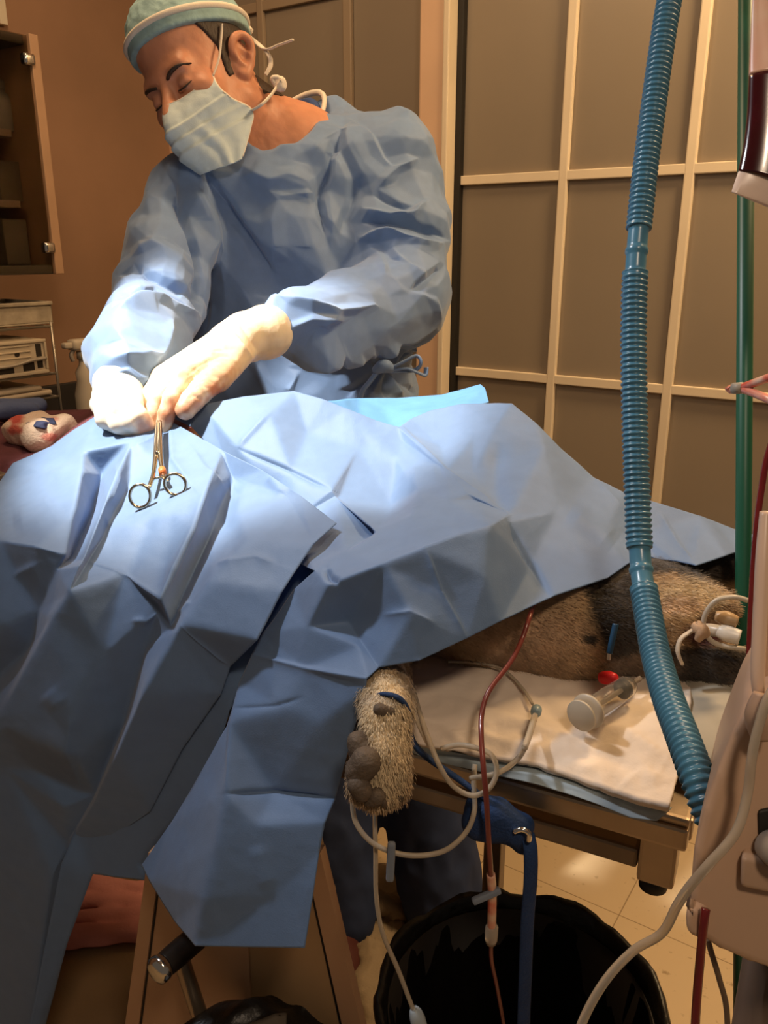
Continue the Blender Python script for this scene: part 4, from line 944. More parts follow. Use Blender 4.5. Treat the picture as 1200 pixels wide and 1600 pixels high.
Ff = [x.split() for x in ('a9 a00 a0 b2', 'b1 b2 b3 b4', 'b1 d1', 'c1 c2 c3', 'd1 d2 d3 d4', 'e1 e2 e3', 'h1 h2 h3 h4', 'm1 m2 m3 m4', 'n1 n2 n3 n4', 'q4 n4' if 0 else 'q1 h1', 's1 s2 s3 b4 c3 d4 e3 g3 h4 m4 n4 q8',
   'c3 v1 v2 v3 v4', 'd4 w1 w2 w3 w4 w5', 'h4 A1 A2 A3 A4 A5', 'm4 B0 B1 B2 B3 C5', 'y1 y2 y3', 'z1 z4 z2 z3', 'C5 E1 E2 E3', 'g1 k1')]
fd = thing('surgical_drape', Po(180, 1000, -.05), 'blue surgical drape hanging in long folds below the steel clamp', 'drape', 'blue drapes round the operation')
fcr = [([(345, 712), (322, 770), (302, 830), (251, 936)], .004, 8, 'fold'), ([(0, 846), (55, 855), (105, 868)], .002, 3, 'ridge'), ([(135, 877), (195, 897), (251, 936)], .0025, 3, 'ridge'), ([(283, 978), (360, 1042)], .002, 3, 'ridge'),
       ([(240, 800), (200, 890), (190, 920)], -.003, 14, 'soft'), ([(205, 700), (230, 690), (258, 672)], .003, 7, 'fold'), ([(300, 760), (270, 720), (266, 668)], .004, 12, 'fold'), ([(375, 750), (350, 800), (345, 830)], -.004, 12, 'soft'),
       ([(420, 740), (445, 775)], .003, 10, 'soft'), ([(340, 880), (400, 870), (430, 880)], .003, 12, 'fold'), ([(300, 940), (280, 960)], .003, 6, 'fold'), ([(205, 970), (230, 968), (250, 955)], .004, 9, 'fold'), ([(20, 900), (60, 880)], .003, 10, 'fold'),
       ([(75, 1080), (95, 1105)], .003, 14, 'soft'), ([(300, 700), (320, 730), (350, 760)], .003, 10, 'fold'), ([(180, 720), (185, 750), (170, 790)], .003, 8, 'ridge'), ([(95, 790), (60, 810), (20, 812)], .004, 22, 'soft')]
sheet('drape_sheet', Fp, Fo, Ff, m_drape, fd, 5, 3, fcr, .0008, .0006, 26, 3)
OM = ''
Gp = dict(p=(455, 850, .815), q=(515, 850, .805), r=(470, 930, .765), a=(405, 1040, .765), b=O(358, 1110, -.008), c=O(330, 1215, -.008), d=O(250, 1310, -.008), e=O(222, 1352, -.01), f=O(234, 1376, -.012), g=O(145, 1366, -.014), h=O(105, 1475, -.02), i=O(48, 1690, -.03), j=O(28, 1690, -.05), k=O(96, 1350, -.03), l=O(120, 1290, -.012), m=O(230, 1240, -.006), n=O(300, 1130, -.005), o=(345, 1040, .775))
sheet('drape_fold', Gp, list('pqrabcdefghijklmno'), [['k', 'g'], ['d', 'l']], m_drape, fd, 3, 3, (), .0008, .001, 20, 8)

OM = 'R'
Rp = dict(
 l0=(300, 668, 1.0), l1=(352, 722, .955), l2=(420, 775, .905), l3=(462, 812, .855), l4=(472, 850, .81), l5=(466, 880, .775),
 u0=(268, 652, 1.025), u1=(282, 643, 1.02), u2=(320, 632, 1.01), u3=(380, 620, 1.0), u4=(459, 611, .99), u5=(505, 624, .975), u6=(545, 640, .965), u7=(588, 657, .955), u8=(624, 668, .942), u9=(642, 655, .955),
 v0=(672, 642, .958), v1=(722, 631, .95), v2=(780, 630, .935), v3=(800, 631, .925), v4=(837, 661, .91), v5=(875, 699, .895), v6=(929, 747, .88), v7=(975, 770, .872), v8=(1021, 784, .866), v9=(1096, 807, .86), w0=(1152, 829, .855), w1=(1195, 840, .85),
 w2=(1190, 862, .825), w3=(1150, 863, .81), w4=(1087, 884, .78), w5=(1058, 877, .79), w6=(1027, 874, .80), w7=(1012, 868, .805), w8=(983, 880, .755), w9=(950, 903, .735), x0=(862, 932, .70), x1=(783, 970, .672), x2=(730, 997, .662), x3=(655, 1032, .652), x4=(592, 1043, .657),
 y0=O(574, 1060, -.045), y1=O(571, 1075, -.042), y2=O(545, 1170, -.03), y3=O(524, 1247, -.022), y4=O(508, 1285, -.03), y5=O(499, 1330, -.032), y6=O(490, 1390, -.036), y7=O(476, 1481, -.04), y8=O(305, 1478, -.055), y9=O(273, 1440, -.035), z0=O(233, 1376, -.024), z1=O(221, 1352, -.02),
 z2=O(268, 1285, -.016), z3=O(315, 1205, -.016), z4=O(354, 1135, -.024), z5=O(375, 1065, -.018), z6=O(394, 1022, -.012), z7=(410, 990, .738), z8=(431, 963, .733), z9=(459, 922, .730),
 A=(422, 647, .958), B=(372, 701, .935), C=(455, 735, .895), D=(517, 765, .852), E=(524, 777, .85), G=(588, 833, .772), H=(492, 892, .706), I=(538, 863, .712), J=(590, 832, .735), K=(642, 807, .742), L=(700, 783, .765), M=(730, 771, .778),
 N=(512, 915, .678), P=(600, 883, .664), Q=(666, 858, .668), R=(765, 822, .693), S=(797, 817, .742), T=(796, 803, .757), U=(545, 972, .700), V=(690, 925, .668), W=(830, 880, .728), X=(697, 735, .835), Y=(630, 690, .925), Z=(530, 780, .852),
 aa=(775, 664, .895), ab=(740, 680, .895), ac=(655, 765, .815), ad=(610, 790, .85), ae=(690, 700, .905), af=(745, 783, .774), ag=(850, 700, .875), ah=(870, 800, .79), ai=(940, 840, .775), aj=(1000, 830, .835), ak=(560, 700, .925), al=(480, 680, .955),
 am=(620, 720, .90), an=(330, 650, .99), ao=O(440, 1105, -.038), ap=O(359, 1128, -.036), aq=O(351, 1240, -.052), ar=O(430, 1236, -.026), at=O(335, 1330, -.058), au=O(318, 1402, -.06), av=O(400, 1290, -.046), aw=O(430, 1400, -.042), ax=O(500, 1130, -.038), ay=(640, 960, .652), az=(560, 1010, .675), ba=(480, 980, .695), bb=O(480, 1044, -.03), bc=(760, 900, .672), bd=(740, 740, .84))
Ro = 'l0 u0 u1 u2 u3 u4 u5 u6 u7 u8 u9 v0 v1 v2 v3 v4 v5 v6 v7 v8 v9 w0 w1 w2 w3 w4 w5 w6 w7 w8 w9 x0 x1 x2 x3 x4 y0 y1 y2 y3 y4 y5 y6 y7 y8 y9 z0 z1 z2 z3 z4 z5 z6 z7 z8 z9 H l5 l4 l3 l2 l1'.split()
Rf = [x.split() for x in ('u4 A B', 'B C D', 'D E J', 'u8 X M T', 'u9 X' if 0 else 'u8 Y', 'H I J K L M', 'N P Q R S', 'Q V x2', 'T S W x0', 'H N U x4', 'z6 bb y0', 'ap aq at au y8', 'aq ar y3', 'u9 v1' if 0 else 'aa ab X', 'v3 aa', 'M R' if 0 else 'T R', 'M af T')]
rd = thing('surgical_drape', Pd(640, 800, .8), 'blue surgical drape over the dog\'s chest, one flap hanging beside its paw', 'drape', 'blue drapes round the operation')
rcr = [([(422, 647), (372, 701)], .004, 7, 'fold'), ([(372, 701), (455, 735), (517, 765)], -.005, 7, 'fold'), ([(512, 915), (600, 883), (666, 858), (765, 822)], .003, 5, 'ridge'), ([(666, 858), (690, 925), (730, 997)], .003, 6, 'fold'),
       ([(797, 817), (830, 880), (862, 932)], -.006, 8, 'fold'), ([(630, 668), (697, 735), (797, 805)], .003, 5, 'fold'), ([(640, 745), (690, 738)], .003, 12, 'soft'), ([(600, 960), (640, 955), (680, 975)], .003, 14, 'fold'), ([(890, 800), (960, 850)], .003, 16, 'soft'),
       ([(394, 1022), (480, 1044), (574, 1060)], .0035, 6, 'fold'), ([(363, 1106), (430, 1102), (470, 1090)], -.002, 6, 'fold'), ([(350, 1240), (430, 1236), (524, 1247)], -.004, 6, 'fold'), 
       ([(400, 1320), (420, 1390)], .002, 14, 'soft'), ([(510, 890), (514, 902), (530, 912)], -.005, 5, 'soft'), ([(929, 747), (980, 800), (1000, 850)], .002, 8, 'ridge'), ([(1030, 800), (1060, 850), (1085, 880)], .002, 8, 'fold'), ([(780, 690), (775, 760), (790, 800)], -.004, 14, 'soft'), ([(560, 660), (600, 700), (640, 730)], .002, 12, 'soft')]
sheet('drape_sheet', Rp, Ro, Rf, m_drape, rd, 5, 3, rcr, .0008, .0006, 24, 5)
Bp = dict(a=(500, 628, 1.06), b=(560, 622, 1.14), c=(620, 622, 1.15), d=(690, 617, 1.13), e=(751, 601, 1.11), f=(758, 607, 1.09), g=(764, 629, 1.05), h=(720, 640, 1.03), i=(672, 655, 1.04), j=(620, 680, 1.05), k=(560, 665, 1.06), l=(600, 640, 1.12), m=(690, 632, 1.09), n=(748, 612, 1.085), o=(660, 646, 1.07))
bd_ = thing('surgical_drape', Pd(630, 640, 1.1), 'bright blue drape end standing up behind the others at the waist tie', 'drape', 'blue drapes round the operation')
sheet('drape_sheet', Bp, list('abcdefghijk'), [['e', 'n', 'g'], ['b', 'l', 'o', 'i'], ['l', 'm', 'n']], mat('drape_lining', (.10, .255, .50), .5, var=.05, vscale=40, bump=.1, bscale=600), bd_, 4, 4, (), .0008, .001, 30, 7)

# ================================================================== INSTRUMENTS, LINES AND HOSES
m_inst = mat('instrument_steel', (.66, .58, .44), .22, metal=1.0)
fc = thing('hemostat', Pd(247, 660, .98), 'steel ringed clamp with orange tape hanging on the front drape', 'clamp', None)
FA = [(246, 658, .985), (245, 690, .950), (243, 715, .924), (240, 738, .901), (237, 750, .889), (233, 761, .878)]
FB = [(250, 658, .985), (250, 690, .948), (251, 715, .922), (254, 735, .902), (257, 747, .890), (261, 752, .882)]
for nm, ch in (('a', FA), ('b', FB)): mesh('shank', *tube([Pd(*p) for p in ch], [.0022, .0034, .0030, .0024, .0026, .0024], 8, 6, flat=.7), m_inst, fc)
fr_, fu_ = R_, U_ * .96 + T_ * .28
for cx, cy, dd_, rx, ry, ta in ((219, 775, .872, .0108, .0128, -.25), (274, 757, .866, .0112, .0116, .35)):
    cc_ = Pd(cx, cy, dd_); t = np.linspace(0, 2 * PI, 28, endpoint=False)
    q = [cc_ + (fr_ * math.cos(ta) + fu_ * math.sin(ta)) * rx * math.cos(k) + (fu_ * math.cos(ta) - fr_ * math.sin(ta)) * ry * math.sin(k) for k in t]
    mesh('finger_ring', *tube(q, .00175, 10, 1, closed=True), m_inst, fc)
mesh('ratchet', *tube([Pd(238, 750, .889), Pd(247, 746, .886), Pd(257, 747, .889)], [.0016, .0022, .0016], 8, 4, flat=.7), m_inst, fc)
mesh('hinge_pin', *lathe([(.0026, -.003), (.0026, .004), (.0018, .0046)], Pd(247.5, 708, .930), T_, 14), m_inst, fc)
mesh('tape_mark', *tube([Pd(253, 733, .9035), Pd(254.5, 740, .897)], .0042, 10, 2), mat('orange_tape', (.62, .16, .04), .5), fc)['label'] = 'orange tape mark'

# instrument stand with its maroon cover, gauze and cloths on the far left
zt0 = float(Pd(60, 700, 1.16)[2]) - .004
ist = thing('instrument_stand', Pd(0, 900, 1.3) * [1, 1, 0], 'instrument stand under a maroon cloth at the left beside the drape', 'stand')
sc_ = Pd(-60, 690, 1.22)
mesh('tray', *box([sc_[0], sc_[1], zt0 - .012], (.40, .26, .014), TAB, .005), m_steel_d, ist, False)
mesh('post', *tube([[sc_[0] - .12, sc_[1] + .05, zt0 - .02], [sc_[0] - .12, sc_[1] + .05, .03]], .014, 14, smooth=False), m_steel_d, ist)
mesh('base', *box([sc_[0] - .12, sc_[1] + .05, .015], (.3, .25, .03), TAB, .01), m_steel_d, ist, False)
m_mar = mat('maroon_cloth', (.12, .035, .045), .9, var=.12, vscale=30, bump=.3, bscale=350)
Z0 = zt0 + .006
def T0(px, py, dz=0): return (px, py, dep(Pz(px, py, Z0 + dz)))
Mp = dict(a=T0(-150, 655), b=T0(-20, 646), c=T0(60, 642), d=T0(150, 640), e=(150, 652, 1.10), f=(118, 672, 1.085), g=(82, 699, 1.078), h=(22, 727, 1.07), i=(0, 757, 1.055), j=(-150, 830, 1.06), k=T0(70, 700), l=T0(0, 712), m=T0(-150, 730), n=T0(110, 665), o=T0(40, 665))
mc = sheet('cover_cloth', Mp, list('abcdefghij'), [['m', 'l', 'k', 'n']], m_mar, None, 4, 3, [([(0, 735), (40, 712), (75, 706)], .003, 8, 'fold')], .002, .0015, 40, 4)
tag(mc, 'maroon cloth cover under the bloodstained gauze at the left edge', 'cloth')
gz = Body(.012)
g0 = [Pz(x, y, Z0 + .018) for x, y in ((28, 672), (64, 684), (100, 668), (62, 664))]
gz.add(rc(g0[0], g0[1], .019, .020), rc(g0[1], g0[2], .020, .018), rc(g0[0], g0[3], .017, .016), rc(g0[3], g0[2], .016, .016), rc(g0[3], g0[1], .018, .018), k=.012)
P_, Q_ = sdf_mesh(lambda P: gz(P) - .0028 * crumple(P, .03, 4, 5) - .0008 * noise3(P, 130, 5, 2), g0[1] - .14, g0[1] + .14, .003, 1)
X, dd = pix(P_); col = np.tile(np.array([.80, .62, .48]), (len(P_), 1)); nv = noise3(P_, 70, 3, 3)
for cx, cy, rx, ry, a in ((22, 652, 17, 11, .95), (24, 672, 14, 9, .9), (78, 683, 14, 7, .7), (84, 655, 10, 5, .5)):
    w = np.clip((1.15 - np.hypot((X[:, 0] - cx) / rx, (X[:, 1] - cy) / ry) + .5 * nv) / .5, 0, 1) * a; col = col * (1 - w[:, None]) + np.array([.55, .07, .05]) * w[:, None]
gz_o = mesh('gauze_sponge', P_, Q_, mat('gauze', (.8, .6, .5), .95, attr='coat', bump=.7, bscale=380), None, colors=col); tag(gz_o, 'bloodstained white gauze bundle on the maroon cloth', 'gauze')
scrap = dict(a=(40, 661, 0), b=(58, 658, 0), c=(66, 652, 0), d=(84, 654, 0), e=(88, 662, 0), f=(70, 670, 0), g=(55, 667, 0), h=(68, 660, 0))
from mathutils.bvhtree import BVHTree
gb = BVHTree.FromPolygons(P_.tolist(), Q_.tolist())
def hitd(px, py, lift, default):
    h = gb.ray_cast(Vector(C_), Vector(ray(px, py)).normalized()); return dep(np.array(h[0])) - lift if h[0] is not None else default
scrap = {k: (v[0], v[1], hitd(v[0], v[1], .004 + (.004 if k in 'hc' else 0), 1.13)) for k, v in scrap.items()}
tag(sheet('cloth_scrap', scrap, list('abcdefg'), [['b', 'h', 'd']], mat('scrap_blue', (.05, .065, .15), .8), None, 3, 2, (), .0015, .001, 60, 2), 'small dark blue scrap lying on the bloodstained gauze', 'cloth')
tw = Body(.01); tA, tB = Pz(-10, 645, Z0 + .02), Pz(48, 640, Z0 + .02)
tw.add(rc(tA, tB, .014, .014), rc(tA + [0, .04, .0], tB + [0, .03, .0], .015, .014))
P_, Q_ = sdf_mesh(lambda P: tw(P) - .003 * crumple(P, .04, 6, 5), (tA + tB) / 2 - .12, (tA + tB) / 2 + .12, .004, 1)
tag(mesh('blue_towel', P_, Q_, mat('towel_blue', (.10, .13, .24), .9, bump=.4, bscale=250), None), 'folded grey-blue cloth behind the bloodstained gauze', 'towel')

# corrugated breathing hose
m_hose = mat('hose_blue', (.07, .21, .32), .28, var=.06, vscale=20, spec=.6, trans=.12)
hp = np.array([(1066, -90, .70), (1046, 0, .69), (1033, 80, .687), (1022, 160, .684), (1010, 250, .68), (1001, 330, .676), (995, 390, .673), (991, 460, .67), (990, 540, .667), (991, 620, .664), (993, 700, .66), (996, 780, .655), (999, 850, .648), (1003, 900, .638), (1011, 950, .618), (1024, 1020, .585), (1042, 1085, .545), (1066, 1150, .508), (1090, 1215, .482), (1112, 1275, .47), (1150, 1350, .46)])
HP = crv(np.array([Pd(*p) for p in hp]), 60); seg = np.r_[0, np.cumsum(np.linalg.norm(np.diff(HP, axis=0), axis=1))]
HX, _ = pix(HP); yy = HX[:, 1]
hs_ = thing('breathing_hose', HP[200], 'corrugated blue breathing hose hanging in front of the glass door', 'hose')
def hose_part(y0, y1, name, corr):
    s0, s1 = np.interp(y0, yy, seg), np.interp(y1, yy, seg); pitch = .0046
    n = int((s1 - s0) / pitch * 8) if corr else 26
    s = np.linspace(s0, s1, max(n, 4)); P = np.stack([np.interp(s, seg, HP[:, i]) for i in range(3)], 1)
    if corr: rr = .0098 + .0008 * np.cos((s - s0) / pitch * 2 * PI); rr[:6] = np.maximum(rr[:6], .0100); rr[-6:] = np.maximum(rr[-6:], .0100)
    else:
        u = (s - s0) / (s1 - s0); rr = .0082 + .0010 * (np.abs(u - .52) < .05) + .0012 * np.clip((np.abs(u - .5) - .44) * 20, 0, 1)
    mesh(name, *tube(P, rr, 22, smooth=False), m_hose, hs_)
hose_part(-85, 357, 'corrugated_tube', True); hose_part(355, 428, 'connector', False); hose_part(426, 856, 'corrugated_tube', True); hose_part(854, 922, 'connector', False); hose_part(920, 1340, 'corrugated_tube', True)

# IV pole, blood bag, lines, pump
m_green = mat('pole_green', (.010, .085, .045), .4)
pa, pb = Pd(1167, 0, .72), Pd(1160, 1110, .80); dv = pb - pa
p0 = pa + dv * ((0.02 - pa[2]) / dv[2]); p1 = pa + dv * ((1.72 - pa[2]) / dv[2])
pole = thing('iv_pole', [p0[0], p0[1], 0], 'dark green pole standing behind the blood bag', 'pole')
mesh('pole', *tube([p0, p1], .0072, 18, smooth=False), m_green, pole)
mesh('pole_foot', *lathe([(.10, 0), (.10, .006), (.02, .02), (.012, .05)], [p0[0], p0[1], 0], seg=28), m_green, pole)
hk = Pd(1235, -150, .60)
mesh('hook', *tube([p1 - [0, 0, .004], p1 + [0, 0, .02], (p1 + hk) / 2 + [0, 0, .03], hk + [0, 0, .012], hk], .003, 10, 6), m_chrome, pole)
m_blood = mat('blood', (.040, .003, .006), .16, var=.3, vscale=12, spec=.6, coat=.4); m_film = mat('bag_film', (.72, .36, .26), .3, var=.22, vscale=22, col2=(.74, .52, .38), coat=.3); m_flap = mat('bag_flap', (.70, .56, .48), .3, var=.06, vscale=30)
bag = thing('blood_bag', hk, 'blood bag hanging at the upper right, half full of dark blood', 'bag')
def bagpart(name, Ledge, Redge, th, m, lab=None):
    Lq, Rq = crv(np.array([Pd(*p) for p in Ledge]), 8), crv(np.array([Pd(*p) for p in Redge]), 8); nu = 18; n = len(Lq); V = []; Fc = []
    for sd in (1, -1):
        for i in range(n):
            for j in range(nu + 1):
                u = j / nu; V.append(Lq[i] * (1 - u) + Rq[i] * u + T_ * sd * (th[0] * (1 - i / (n - 1)) + th[1] * i / (n - 1)) * max(.02, math.sin(PI * u)) ** .55)
    o_ = n * (nu + 1)
    for i in range(n - 1):
        for j in range(nu):
            a = i * (nu + 1) + j; Fc += [(a, a + nu + 1, a + nu + 2, a + 1), (o_ + a, o_ + a + 1, o_ + a + nu + 2, o_ + a + nu + 1)]
    for i in range(n - 1):
        for j in (0, nu): a = i * (nu + 1) + j; Fc.append((a, o_ + a, o_ + a + nu + 1, a + nu + 1) if j == 0 else (a, a + nu + 1, o_ + a + nu + 1, o_ + a))
    for i in (0, n - 1):
        for j in range(nu): a = i * (nu + 1) + j; Fc.append((a, a + 1, o_ + a + 1, o_ + a) if i == 0 else (a, o_ + a, o_ + a + 1, a + 1))
    return mesh(name, V, Fc, m, bag)
bagpart('bag_film', [(1184, -150, .60), (1176, 0, .60), (1173, 70, .60), (1171, 117, .60)], [(1330, -150, .61), (1325, 0, .61), (1322, 70, .61), (1320, 121, .61)], (.004, .012), m_film)
bagpart('blood_fill', [(1171, 118, .60), (1168, 180, .60), (1162, 230, .60), (1154, 268, .60)], [(1320, 122, .61), (1318, 200, .61), (1314, 280, .61), (1308, 335, .61)], (.012, .014), m_blood)['label'] = 'dark red blood'
bagpart('seal_flap', [(1154, 268, .60), (1148, 285, .598), (1143, 300, .596)], [(1308, 335, .61), (1304, 350, .61), (1300, 362, .61)], (.010, .0015), m_flap)
mesh('hanger_tab', *box((Pd(1235, -170, .60) + hk) / 2 + [0, 0, -.012], (.03, .004, .024), None, .003), m_flap, bag)
m_redline = mat('red_line', (.15, .012, .012), .25, coat=.4, var=.15, vscale=30); m_brownred = mat('dried_red_line', (.17, .035, .025), .3, coat=.3, var=.2, vscale=25)
m_clear = mat('clear_tubing', (.66, .58, .46), .18, trans=.55, ior=1.2, spec=.5)
def line(name, pts, r, m, lab=None, parent=None, cat='tubing', n=8):
    o = mesh(name, *tube([Pd(*p) for p in pts], r, 10, n), m, parent)
    if lab: tag(o, lab, cat)
    return o
line('blood_line', [(1250, 340, .60), (1262, 480, .60), (1240, 600, .60), (1203, 700, .605), (1189, 770, .61), (1180, 850, .612), (1174, 950, .615), (1171, 1060, .62), (1178, 1160, .62)], .0024, m_redline, 'dark red blood line running down behind the beige pump')
yc = thing('tube_connector', Pd(1165, 606, .62), 'red and clear Y-shaped tube connector against the green pole', 'connector')
m_mix = mat('bloody_tubing', (.62, .10, .06), .3, var=.5, vscale=70, col2=(.70, .48, .34), coat=.3)
line('stub', [(1138, 604, .66), (1142, 609, .66), (1149, 607, .655)], .0032, m_mix, None, yc); line('branch', [(1158, 606, .65), (1180, 598, .635), (1215, 585, .615), (1280, 560, .60)], .0032, m_mix, None, yc); line('branch', [(1158, 607, .65), (1180, 615, .635), (1215, 631, .615), (1280, 670, .60)], .0032, m_mix, None, yc)
mesh('collar', *tube([Pd(1146, 607, .655), Pd(1161, 606, .648)], .0045, 12, 2), mat('grey_plastic', (.33, .28, .22), .5), yc)
# beige pump on its stand
m_pump = mat('beige_plastic', (.50, .33, .22), .42, var=.04, vscale=6); m_pumpd = mat('dim_beige', (.42, .28, .19), .45)
pm = thing('infusion_pump', Pd(1250, 1300, .47) * [1, 1, 0], 'beige infusion pump on a grey stand in the right foreground', 'pump')
def prism(px_outline, d0, depth, bev, name, m, parent, tilt=0.0):
    fr_ = np.array([Pd(x, y, d0 + tilt * (x - 1150) / 100) for x, y in px_outline]); bm = bmesh.new(); vs_ = [bm.verts.new(p) for p in fr_]; f = bm.faces.new(vs_)
    ex = bmesh.ops.extrude_face_region(bm, geom=[f]); nv = [g for g in ex['geom'] if isinstance(g, bmesh.types.BMVert)]
    for v in nv: v.co += Vector(TN * depth)
    bmesh.ops.recalc_face_normals(bm, faces=bm.faces[:]); bmesh.ops.bevel(bm, geom=bm.edges[:], offset=bev, segments=3, affect='EDGES', profile=.6)
    me = bpy.data.meshes.new(name); bm.to_mesh(me); bm.free(); me.polygons.foreach_set('use_smooth', np.ones(len(me.polygons), dtype=bool)); return link(name, me, m, parent)
prism([(1164, 1112), (1142, 1150), (1118, 1212), (1098, 1268), (1083, 1330), (1077, 1400), (1078, 1458), (1120, 1486), (1165, 1506), (1240, 1532), (1420, 1560), (1420, 1090), (1240, 1085)], .44, .10, .006, 'pump_body', m_pump, pm)
prism([(1186, 880), (1175, 950), (1172, 1050), (1172, 1110), (1260, 1110), (1260, 870)], .47, .05, .005, 'pump_column', m_pump, pm)
mesh('highlight_bar', *tube([Pd(1196, 800, .455), Pd(1192, 870, .45), Pd(1188, 960, .445), Pd(1184, 1060, .44), Pd(1190, 1110, .44)], [.0030, .0038, .0038, .0036, .002], 12, 6), mat('pale_highlight', (.66, .48, .36), .35), pm)  # pinkish highlight down the pump column, put in as a pale tube
prism([(1184, 1268), (1212, 1262), (1212, 1338), (1186, 1342)], .4385, .01, .0015, 'socket', m_black, pm)
mesh('socket_knob', *lathe([(.009, 0), (.009, .012), (.006, .016)], Pd(1205, 1322, .437), T_, 18), mat('grey_plastic', (.33, .28, .22), .5), pm)
prism([(1158, 1338), (1215, 1350), (1215, 1400), (1156, 1388)], .434, .012, .003, 'cover_flap', m_pumpd, pm)
prism([(1071, 1424), (1082, 1418), (1106, 1428), (1104, 1476), (1078, 1464), (1070, 1452)], .435, .03, .004, 'line_clip', m_pump, pm)
mesh('knob', *tube([Pd(1196, 1085, .43), Pd(1188, 1120, .43), Pd(1190, 1155, .43)], [.006, .008, .005], 14, 5), m_pumpd, pm)
sp0 = Pd(1196, 1500, .50)
mesh('stand_pole', *tube([sp0 + [0, 0, .06], [sp0[0], sp0[1], .03]], .0125, 18, smooth=False), mat('grey_pole', (.16, .11, .08), .4, metal=.4), pm)
mesh('stand_base', *lathe([(.16, 0), (.16, .012), (.03, .03)], [sp0[0], sp0[1], 0.001], seg=28), m_pumpd, pm)
line('clear_tube', [(1260, 1010, .43), (1206, 1080, .422), (1184, 1140, .42), (1174, 1190, .42), (1168, 1240, .422), (1150, 1300, .42), (1108, 1350, .42), (1078, 1385, .425), (1058, 1415, .43), (1034, 1458, .44), (988, 1487, .45), (942, 1538, .455), (905, 1610, .46), (885, 1700, .465)], .0025, m_clear, 'thick clear tube curving from the beige pump down over the black bin')
line('red_tube', [(1103, 1420, .432), (1100, 1440, .432), (1094, 1500, .436), (1087, 1590, .44), (1084, 1700, .445)], .0023, m_redline, 'dark red tube hanging from the clip of the beige pump')
line('grey_cord', [(1106, 1468, .462), (1112, 1490, .462), (1124, 1530, .463), (1136, 1585, .465), (1136, 1700, .468)], .0016, mat('brown_cord', (.14, .09, .055), .5), 'thin grey-brown cord hanging below the beige pump', None, 'cord')

# lines over the pad and below the table edge
def onp(x, y, h=.004): return (x, y, PT(x, y, .934 + h))
bl_ = thing('blood_line', Pd(755, 1150, .63), 'dark red line running from under the drape over the pad into the bin', 'tubing')
line('tubing', [(838, 930, .735), (828, 962, .690), (815, 1000, .680), (798, 1034, .668), (764, 1080, .652), (753, 1115, .645), (752, 1150, .632), (755, 1195, .622), (760, 1250, .622), (764, 1320, .63), (767, 1370, .64)], .0021, m_brownred, None, bl_)
line('tubing', [(767, 1366, .64), (769, 1400, .65), (768, 1450, .665)], .0036, m_mix, None, bl_)
mesh('drip_connector', *lathe([(.0042, -.010), (.0052, -.006), (.0052, .006), (.003, .010)], Pd(768, 1458, .667), (0, 0, 1), 16), m_clear, bl_)
line('thin_tubing', [(768, 1466, .668), (768, 1500, .68), (778, 1550, .70), (789, 1620, .72), (790, 1700, .74)], .0017, m_brownred, None, bl_)
m_clip = mat('grey_blue_clip', (.17, .20, .25), .5)
def clip(a, b, w, parent):
    a, b = np.asarray(a), np.asarray(b); e = b - a; L = np.linalg.norm(e); e /= L; s = np.cross(e, T_); s /= np.linalg.norm(s)
    return mesh('pinch_clamp', *box((a + b) / 2, (w, .006, L), np.stack([s, np.cross(e, s), e], 1), .002), m_clip, parent, False)
clip(Pd(738, 1409, .645), Pd(782, 1390, .645), .0055, bl_)
iv = thing('iv_line', Pd(838, 1110, .65), 'clear infusion line with an injection port looped over the pad edge', 'tubing')
line('tubing', [onp(700, 1034), onp(745, 1036), onp(785, 1046), onp(815, 1074), onp(832, 1100)], .0014, m_clear, None, iv)
line('port_tube', [onp(836, 1118, .006), onp(828, 1145, .006), onp(820, 1168, .005)], .0026, m_clear, None, iv)
e_ = Pd(*onp(838, 1110, .007)); dq = Pd(*onp(832, 1135, .006)) - e_; dq /= np.linalg.norm(dq)
mesh('port_cap', *lathe([(.0036, 0), (.0045, .002), (.0045, .0075), (.003, .009)], e_ - dq * .004, dq, 18), mat('port_grey', (.24, .32, .34), .3), iv)
line('tubing', [onp(820, 1168, .005), (812, 1182, .648), (792, 1200, .64), (770, 1210, .635), (735, 1216, .645)], .0021, m_clear, None, iv)
line('tubing', [onp(648, 1085), (657, 1118, .655), (668, 1150, .645), (686, 1195, .635), (708, 1228, .632), (738, 1243, .63), (764, 1232, .63), (776, 1206, .632), (768, 1180, .636), (742, 1168, .64), (715, 1164, .648), (690, 1170, .655)], .0021, m_clear, None, iv)
line('tubing', [(636, 1085, .655), (648, 1118, .650), (662, 1150, .65), (672, 1168, .655)], .0017, m_clear, None, iv)
lp_ = thing('drain_tube', Pd(640, 1335, .63), 'clear tube hanging in a loop below the dog\'s paw with a blue-grey clamp', 'tubing')
line('tubing', [(600, 1215, .648), (565, 1225, .645), (552, 1245, .64), (556, 1285, .635), (585, 1319, .632), (635, 1336, .63), (690, 1331, .632), (726, 1303, .636), (741, 1268, .64), (740, 1225, .648), (742, 1195, .655)], .0021, m_clear, None, lp_)
clip(Pd(612, 1316, .626), Pd(609, 1376, .63), .0062, lp_)
dl = thing('infusion_line', Pd(588, 1400, .63), 'straight clear line dropping from the paw to a white connector at the bottom', 'tubing')
line('tubing', [(592, 1230, .65), (586, 1262, .645), (587, 1330, .64), (588, 1400, .645), (598, 1458, .65), (622, 1515, .66), (641, 1565, .665), (648, 1582, .668)], .0019, m_clear, None, dl)
mesh('luer_connector', *tube([Pd(646, 1576, .667), Pd(652, 1590, .668), Pd(664, 1640, .675)], [.0035, .0062, .0062], 12, 3), mat('pale_connector', (.36, .42, .46), .4), dl)
